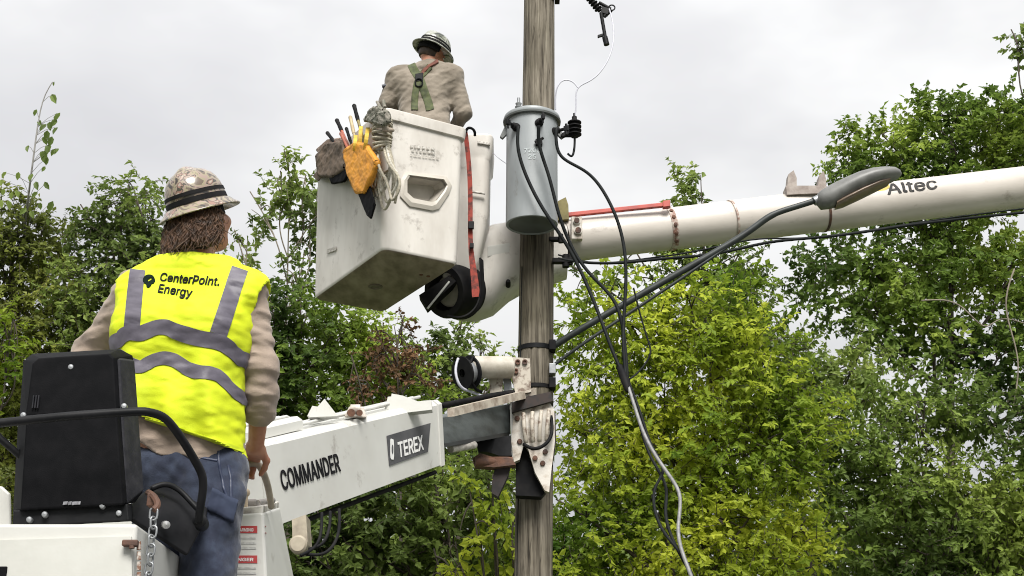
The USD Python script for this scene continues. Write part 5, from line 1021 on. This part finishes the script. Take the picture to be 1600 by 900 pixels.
NLEAF = [0]
def tree(name, label, y, blobs, mat, seed, size=.11, dens=1.0, trunk=None, bark=None, ratio=.6, group=None, cat_='tree', simple=True, trunk_r=.10, tw=.27, limbs=9, per=15, droop=.35, fill=1.0):
    rng = np.random.default_rng(seed); (v, f), tw_, C, n = crown(blobs, y, size, rng, dens, per, ratio, simple, droop, tw, fill); NLEAF[0] += n
    bark = bark or BARK; cs = np.array([c for c, r in C]); top = cs[np.argmax(cs[:, 2])]; bx_ = trunk if trunk is not None else cs[:, 0].mean()
    base = V(bx_, y + .2, 0); t = thing(name, label, cat_, base, group)
    path = spline([base, base * .6 + V(top[0], top[1], top[2]) * .4 + V(rng.uniform(-.15, .15), .1, -.3), top + V(0, .05, -.08)], 30)
    part(t, 'trunk', tube(path, np.linspace(trunk_r, .005, 30), 9), bark, True)
    order = np.argsort(-np.array([r[0] * r[2] for c, r in C]))[:limbs]
    for i in order:
        c, r = C[i]; k = int(np.clip(np.searchsorted(path[:, 2], c[2] - .7 - .4 * rng.random()), 3, 28)); s0 = path[k]
        w0 = np.linspace(trunk_r, .012, 30)[k] * .6; midp = (s0 + c) / 2 + V(0, 0, -.12) + rng.normal(size=3) * .08
        pth = spline([s0, midp, c, c + (c - midp) * .5 + rng.normal(size=3) * .06], 14); ms = [tube(pth, np.linspace(w0, .008, 14), 6)]
        for q in range(4):
            a = pth[6 + 2 * q]; b = c + unit(rng.normal(size=3)) * r * .8; ms.append(tube(spline([a, (a + b) / 2 + V(0, 0, .05), b], 7), np.linspace(.011, .004, 7), 5))
        part(t, 'limb', cat(*ms), bark, True)
    part(t, 'twigs', tw_, bark, kind='stuff')
    part(t, 'crown', (v, f), mat, kind='stuff'); return t
LG = leafmat('yellow_green_leaves', [(.08, (.07, .14, .016)), (.24, (.25, .34, .035)), (.42, (.55, .60, .065)), (.60, (.74, .75, .12)), (.80, (.78, .62, .20))], .5, .55, .85)
DG = leafmat('dark_green_leaves', [(.12, (.05, .08, .022)), (.29, (.15, .21, .05)), (.46, (.29, .37, .085)), (.63, (.44, .49, .15)), (.82, (.54, .52, .25))], .45, .5, .9)
OG = leafmat('olive_green_leaves', [(.12, (.07, .09, .022)), (.29, (.20, .235, .05)), (.46, (.36, .39, .085)), (.63, (.50, .50, .15)), (.82, (.58, .50, .25))], .45, .5, .9)
MG = leafmat('mid_green_leaves', [(.12, (.06, .105, .022)), (.29, (.20, .29, .045)), (.46, (.38, .48, .075)), (.63, (.52, .59, .12)), (.82, (.62, .58, .2))], .48, .5, .9)
GG = leafmat('grey_green_leaves', [(.12, (.05, .085, .022)), (.29, (.17, .245, .05)), (.46, (.33, .41, .085)), (.63, (.50, .54, .15)), (.82, (.60, .55, .24))], .45, .5, .8)
FG = leafmat('fresh_green_leaves', [(.12, (.045, .085, .02)), (.29, (.15, .23, .04)), (.46, (.32, .41, .07)), (.63, (.48, .54, .12)), (.82, (.58, .54, .22))], .46, .5, .9)
BR = leafmat('dead_brown_leaves', [(.2, (.10, .06, .03)), (.5, (.24, .13, .065)), (.8, (.38, .25, .12))], .3, .7, 1.5)
tree('leafy_tree', 'bright yellow green leafy tree right of the pole below the street lamp', 14.0,
     [(945, 478, 66, 52, 0, .8), (905, 500, 32, 40, 0, .6), (1010, 525, 90, 66), (1080, 480, 74, 50), (1140, 462, 56, 48, .2), (1175, 545, 66, 55), (918, 575, 42, 66, .0, .7), (1000, 620, 100, 75), (1110, 580, 95, 75), (1195, 622, 78, 55), (1255, 650, 45, 46), (940, 700, 62, 70, 0, .7), (1050, 720, 110, 80), (1165, 700, 105, 80), (1240, 720, 55, 60),
      (925, 815, 80, 85), (1040, 840, 110, 90), (1160, 825, 100, 85), (1225, 860, 65, 70), (885, 890, 60, 60), (980, 950, 120, 60), (1120, 950, 120, 60)], LG, 1, .071, 1.25, fill=.8, trunk=1.6, limbs=14, ratio=.6, tw=.30)
tree('leafy_tree', 'dark leafy tree rising behind the bright tree to a tuft above the boom', 16.0,
     [(1140, 430, 55, 60), (1180, 500, 42, 70), (1100, 415, 45, 35), (1070, 395, 30, 40), (1083, 292, 22, 30), (1066, 308, 22, 22), (1095, 262, 12, 12), (1190, 570, 55, 55), (1120, 520, 60, 60), (1010, 420, 50, 30, 0, .5), (930, 440, 40, 40, 0, .4), (1160, 640, 90, 80), (1000, 700, 110, 100, 1)], DG, 2, .082, 1.0, trunk=2.6, ratio=.6)
tree('leafy_tree', 'tallest dark tree at the right edge, crossing behind the cream boom', 17.0,
     [(1345, 235, 40, 32), (1400, 235, 55, 42), (1465, 200, 60, 52), (1560, 190, 55, 52), (1545, 265, 80, 45), (1440, 268, 60, 34), (1330, 285, 40, 30), (1610, 230, 60, 80), (1490, 165, 22, 18), (1330, 215, 16, 14), (1385, 320, 80, 40), (1500, 320, 90, 50),
      (1290, 405, 45, 38), (1350, 412, 55, 45), (1425, 430, 65, 55), (1500, 405, 75, 55), (1575, 430, 55, 70), (1295, 470, 45, 28, 0, .8), (1380, 500, 62, 52), (1460, 520, 72, 55), (1560, 560, 55, 65), (1255, 455, 24, 22, 0, .7), (1650, 450, 70, 100), (1660, 600, 70, 100)], FG, 3, .080, 1.55, fill=1.5, trunk=5.1, trunk_r=.13, limbs=16, ratio=.64, tw=.28)
tree('leafy_tree', 'sparse mid green tree between the bright tree and the tall dark tree', 16.2,
     [(1238, 560, 45, 40, 0, .8), (1215, 528, 28, 22, 0, .7), (1300, 590, 55, 40), (1260, 620, 60, 45), (1340, 560, 40, 30, 0, .8), (1360, 620, 50, 40), (1230, 680, 60, 60)], DG, 4, .08, 1.0, fill=1.3, trunk=4.0, ratio=.6, tw=.28)
tree('leafy_tree', 'greyish green bushy tree filling the lower right corner', 15.0,
     [(1330, 680, 70, 60), (1430, 640, 75, 62), (1530, 645, 65, 55), (1400, 755, 85, 70), (1500, 790, 85, 70), (1580, 785, 60, 70), (1335, 830, 80, 75), (1450, 870, 85, 65), (1560, 880, 80, 65), (1300, 750, 50, 50), (1640, 700, 60, 100), (1650, 850, 80, 90), (1400, 950, 100, 60), (1540, 960, 100, 60)], GG, 5, .074, 1.3, fill=1.6, trunk=4.9, limbs=12, ratio=.58, tw=.28)
tree('leafy_tree', 'dark olive tree at the left edge behind the seat', 15.0,
     [(20, 350, 45, 40), (65, 385, 50, 42), (5, 420, 60, 60), (90, 440, 55, 50), (30, 510, 65, 62), (110, 540, 60, 60), (20, 610, 60, 62), (90, 640, 60, 60), (5, 720, 50, 70), (-60, 450, 70, 110), (-60, 640, 70, 110), (60, 760, 80, 80)], OG, 6, .066, 1.4, trunk=-5.0, limbs=12)
tree('leafy_tree', 'small leaved green tree left of the camouflage hat', 14.6,
     [(200, 302, 30, 32), (228, 288, 20, 18), (190, 345, 48, 36), (148, 352, 36, 30, 0, .8), (232, 372, 40, 46), (180, 410, 60, 46), (135, 465, 55, 55), (200, 490, 60, 60), (240, 450, 50, 70), (160, 580, 70, 70), (240, 580, 60, 80), (330, 470, 60, 70), (330, 580, 70, 80)], DG, 7, .066, 1.3, trunk=-3.7, limbs=12)
tree('sapling', 'young bright green shoot at the left edge above the seat', 14.2, [(4, 505, 22, 32), (14, 540, 22, 26), (-20, 560, 40, 60), (8, 590, 16, 26)], LG, 8, .075, .8, trunk=-5.4, cat_='sapling', limbs=3, trunk_r=.05)
tree('leafy_tree', 'thin open tree between the worker and the white bucket with bare stems', 17.0,
     [(452, 275, 32, 30), (472, 315, 32, 34), (412, 335, 26, 22, 0, .7), (395, 368, 22, 26, 0, .7), (484, 375, 26, 36, 0, .8), (440, 300, 26, 26), (500, 330, 24, 50), (380, 400, 22, 36, 0, .7), (470, 425, 36, 24, 0, .8), (520, 420, 30, 60)], DG, 9, .082, .75, trunk=-2.7, bark=PALEBARK, trunk_r=.05)
tree('leafy_tree', 'dense green tree mass below the bucket behind the derrick boom', 15.5,
     [(470, 470, 52, 50), (430, 525, 55, 66), (525, 540, 75, 52), (490, 600, 80, 60), (580, 560, 66, 56), (440, 620, 50, 50), (550, 500, 60, 36), (395, 560, 50, 80), (620, 620, 80, 50), (530, 660, 90, 60), (400, 680, 60, 70)], MG, 10, .072, 1.2, trunk=-2.4, limbs=12)
tree('dead_branch', 'patch of red-brown dead foliage below the bucket', 14.8, [(622, 535, 34, 34), (592, 588, 40, 34), (640, 590, 28, 30), (600, 545, 26, 24), (655, 555, 18, 26), (565, 610, 28, 20)], BR, 11, .06, .55, fill=.2, trunk=-1.4, cat_='dead foliage', limbs=5, trunk_r=.05)
tree('leafy_tree', 'rounded green tree between the bucket base and the pole', 16.0, [(715, 535, 42, 32), (700, 580, 56, 46), (750, 568, 32, 30), (660, 560, 40, 40), (780, 590, 26, 30, 0, .7), (735, 620, 66, 40), (650, 640, 70, 50)], DG, 12, .075, .95, trunk=-.5, limbs=7)
tree('leafy_tree', 'dark green tree filling the space under the white derrick boom', 13.6,
     [(520, 800, 85, 62), (620, 785, 85, 62), (560, 880, 100, 60), (700, 830, 85, 66), (680, 755, 75, 45), (765, 735, 50, 60), (640, 890, 100, 50), (480, 880, 60, 60), (780, 880, 60, 60), (560, 740, 70, 50), (430, 900, 70, 70), (600, 960, 140, 50)], DG, 13, .080, 1.2, trunk=-1.5, limbs=12)
tree('leafy_tree', 'low bright green sprays left of the pole foot, under the rusty auger hanger', 12.9, [(770, 785, 38, 40), (720, 885, 50, 36), (800, 840, 40, 50), (745, 830, 34, 28), (690, 900, 34, 22), (815, 900, 50, 40)], LG, 14, .09, .7, trunk=-.25, limbs=6, trunk_r=.06)
tree('leafy_tree', 'leafy branch tip poking in at the top right edge', 15.5, [(1612, 62, 26, 22), (1590, 76, 14, 10), (1640, 90, 40, 50)], DG, 15, .09, .7, trunk=6.9, limbs=3, trunk_r=.07)
# far wall of trees, seen only as a mass through the gaps
rng = np.random.default_rng(77); fb = [(x + rng.uniform(-30, 30), yy + rng.uniform(-20, 20), 75, 60) for x in range(-250, 1900, 80) for yy in (830, 910)] + [(x, 720, 70, 60) for x in list(range(-200, 480, 80)) + [640, 720, 800]]
(v, f), tw_, C, n = crown(fb, 21.0, .17, rng, .75, 12, .55, True); NLEAF[0] += n
solo('distant_trees', (v, f), DG, 'dark mass of trees far behind, seen through the gaps', 'trees', kind='stuff')
# thin sapling against the sky at the upper left: every leaf can be picked out
sg = thing('sapling', 'tall thin sapling with few dark leaves against the sky, upper left', 'sapling', V(at(35, 330, 14.4)[0], 14.4, 0))
stem = spline([V(at(30, 600, 14.4)[0], 15.9, 0), at(34, 420, 15.4), at(44, 310, 14.6), at(53, 240, 14.38), at(60, 190, 14.36), at(70, 150, 14.34), at(82, 128, 14.32)], 50)
part(sg, 'stem', tube(stem, np.linspace(.03, .005, 50), 7), M('grey_stem', (.26, .25, .24), (.17, .16, .15), 9, .8), True)
SPOT = [(84, 131, 5), (84, 154, 13), (89, 183, 12), (84, 192, 11), (55, 176, 8), (62, 192, 9), (67, 199, 11), (78, 197, 11), (86, 204, 10), (73, 212, 12), (70, 220, 10), (79, 221, 12), (75, 233, 13), (70, 246, 15), (83, 238, 9), (88, 236, 9), (66, 241, 10), (73, 252, 9), (43, 232, 9), (48, 277, 10), (57, 290, 11), (73, 290, 10), (68, 264, 7), (28, 275, 9), (18, 306, 9), (27, 303, 9), (6, 273, 8), (2, 285, 9), (79, 323, 13), (63, 322, 8), (75, 347, 8), (54, 304, 9), (14, 320, 10), (5, 300, 8), (36, 330, 10), (50, 335, 10), (1, 318, 11)]
rng = np.random.default_rng(8)
for x, y_, s_ in SPOT:
    L = s_ * 1.5 / 139; dr = unit(V(rng.uniform(-.6, .6), rng.uniform(-.4, .4), -.9)); b_ = at(x, y_, 14.35) - dr * L / 2
    part(sg, 'leaf', leaves(b_[None], dr[None], np.array([L]), np.array([L * .6]), unit(V(rng.uniform(-.5, .5), -1, rng.uniform(-.2, .5)))[None]), DG)
tw2 = []
for x, y_, s_ in SPOT:
    p_ = at(x, y_ - s_ * .5, 14.35); k = np.argmin(np.abs(stem[:, 2] - (p_[2] - .12))); tw2.append(tube([stem[k], (stem[k] + p_) / 2 + V(0, 0, .02), p_], [.004, .003, .0022], 4))
part(sg, 'twigs', cat(*tw2), mats['grey_stem'], kind='stuff')
# grey leafless vines hanging in the tall tree at the right
for k, (pts, lab) in enumerate((([(1585, 420), (1572, 480), (1590, 560), (1580, 650), (1570, 720)], 'pale leafless vine hanging at the far right of the tall tree'), ([(1440, 470), (1500, 478), (1540, 510), (1560, 500), (1600, 505)], 'pale dead twig running sideways through the tall tree'))):
    solo('dead_vine', tube(spline([at(x, y_, 16.0 + .1 * k) for x, y_ in pts], 24), np.linspace(.011, .006, 24), 6), PALEBARK, lab, 'vine', smooth=True)
print('leaves', NLEAF[0])
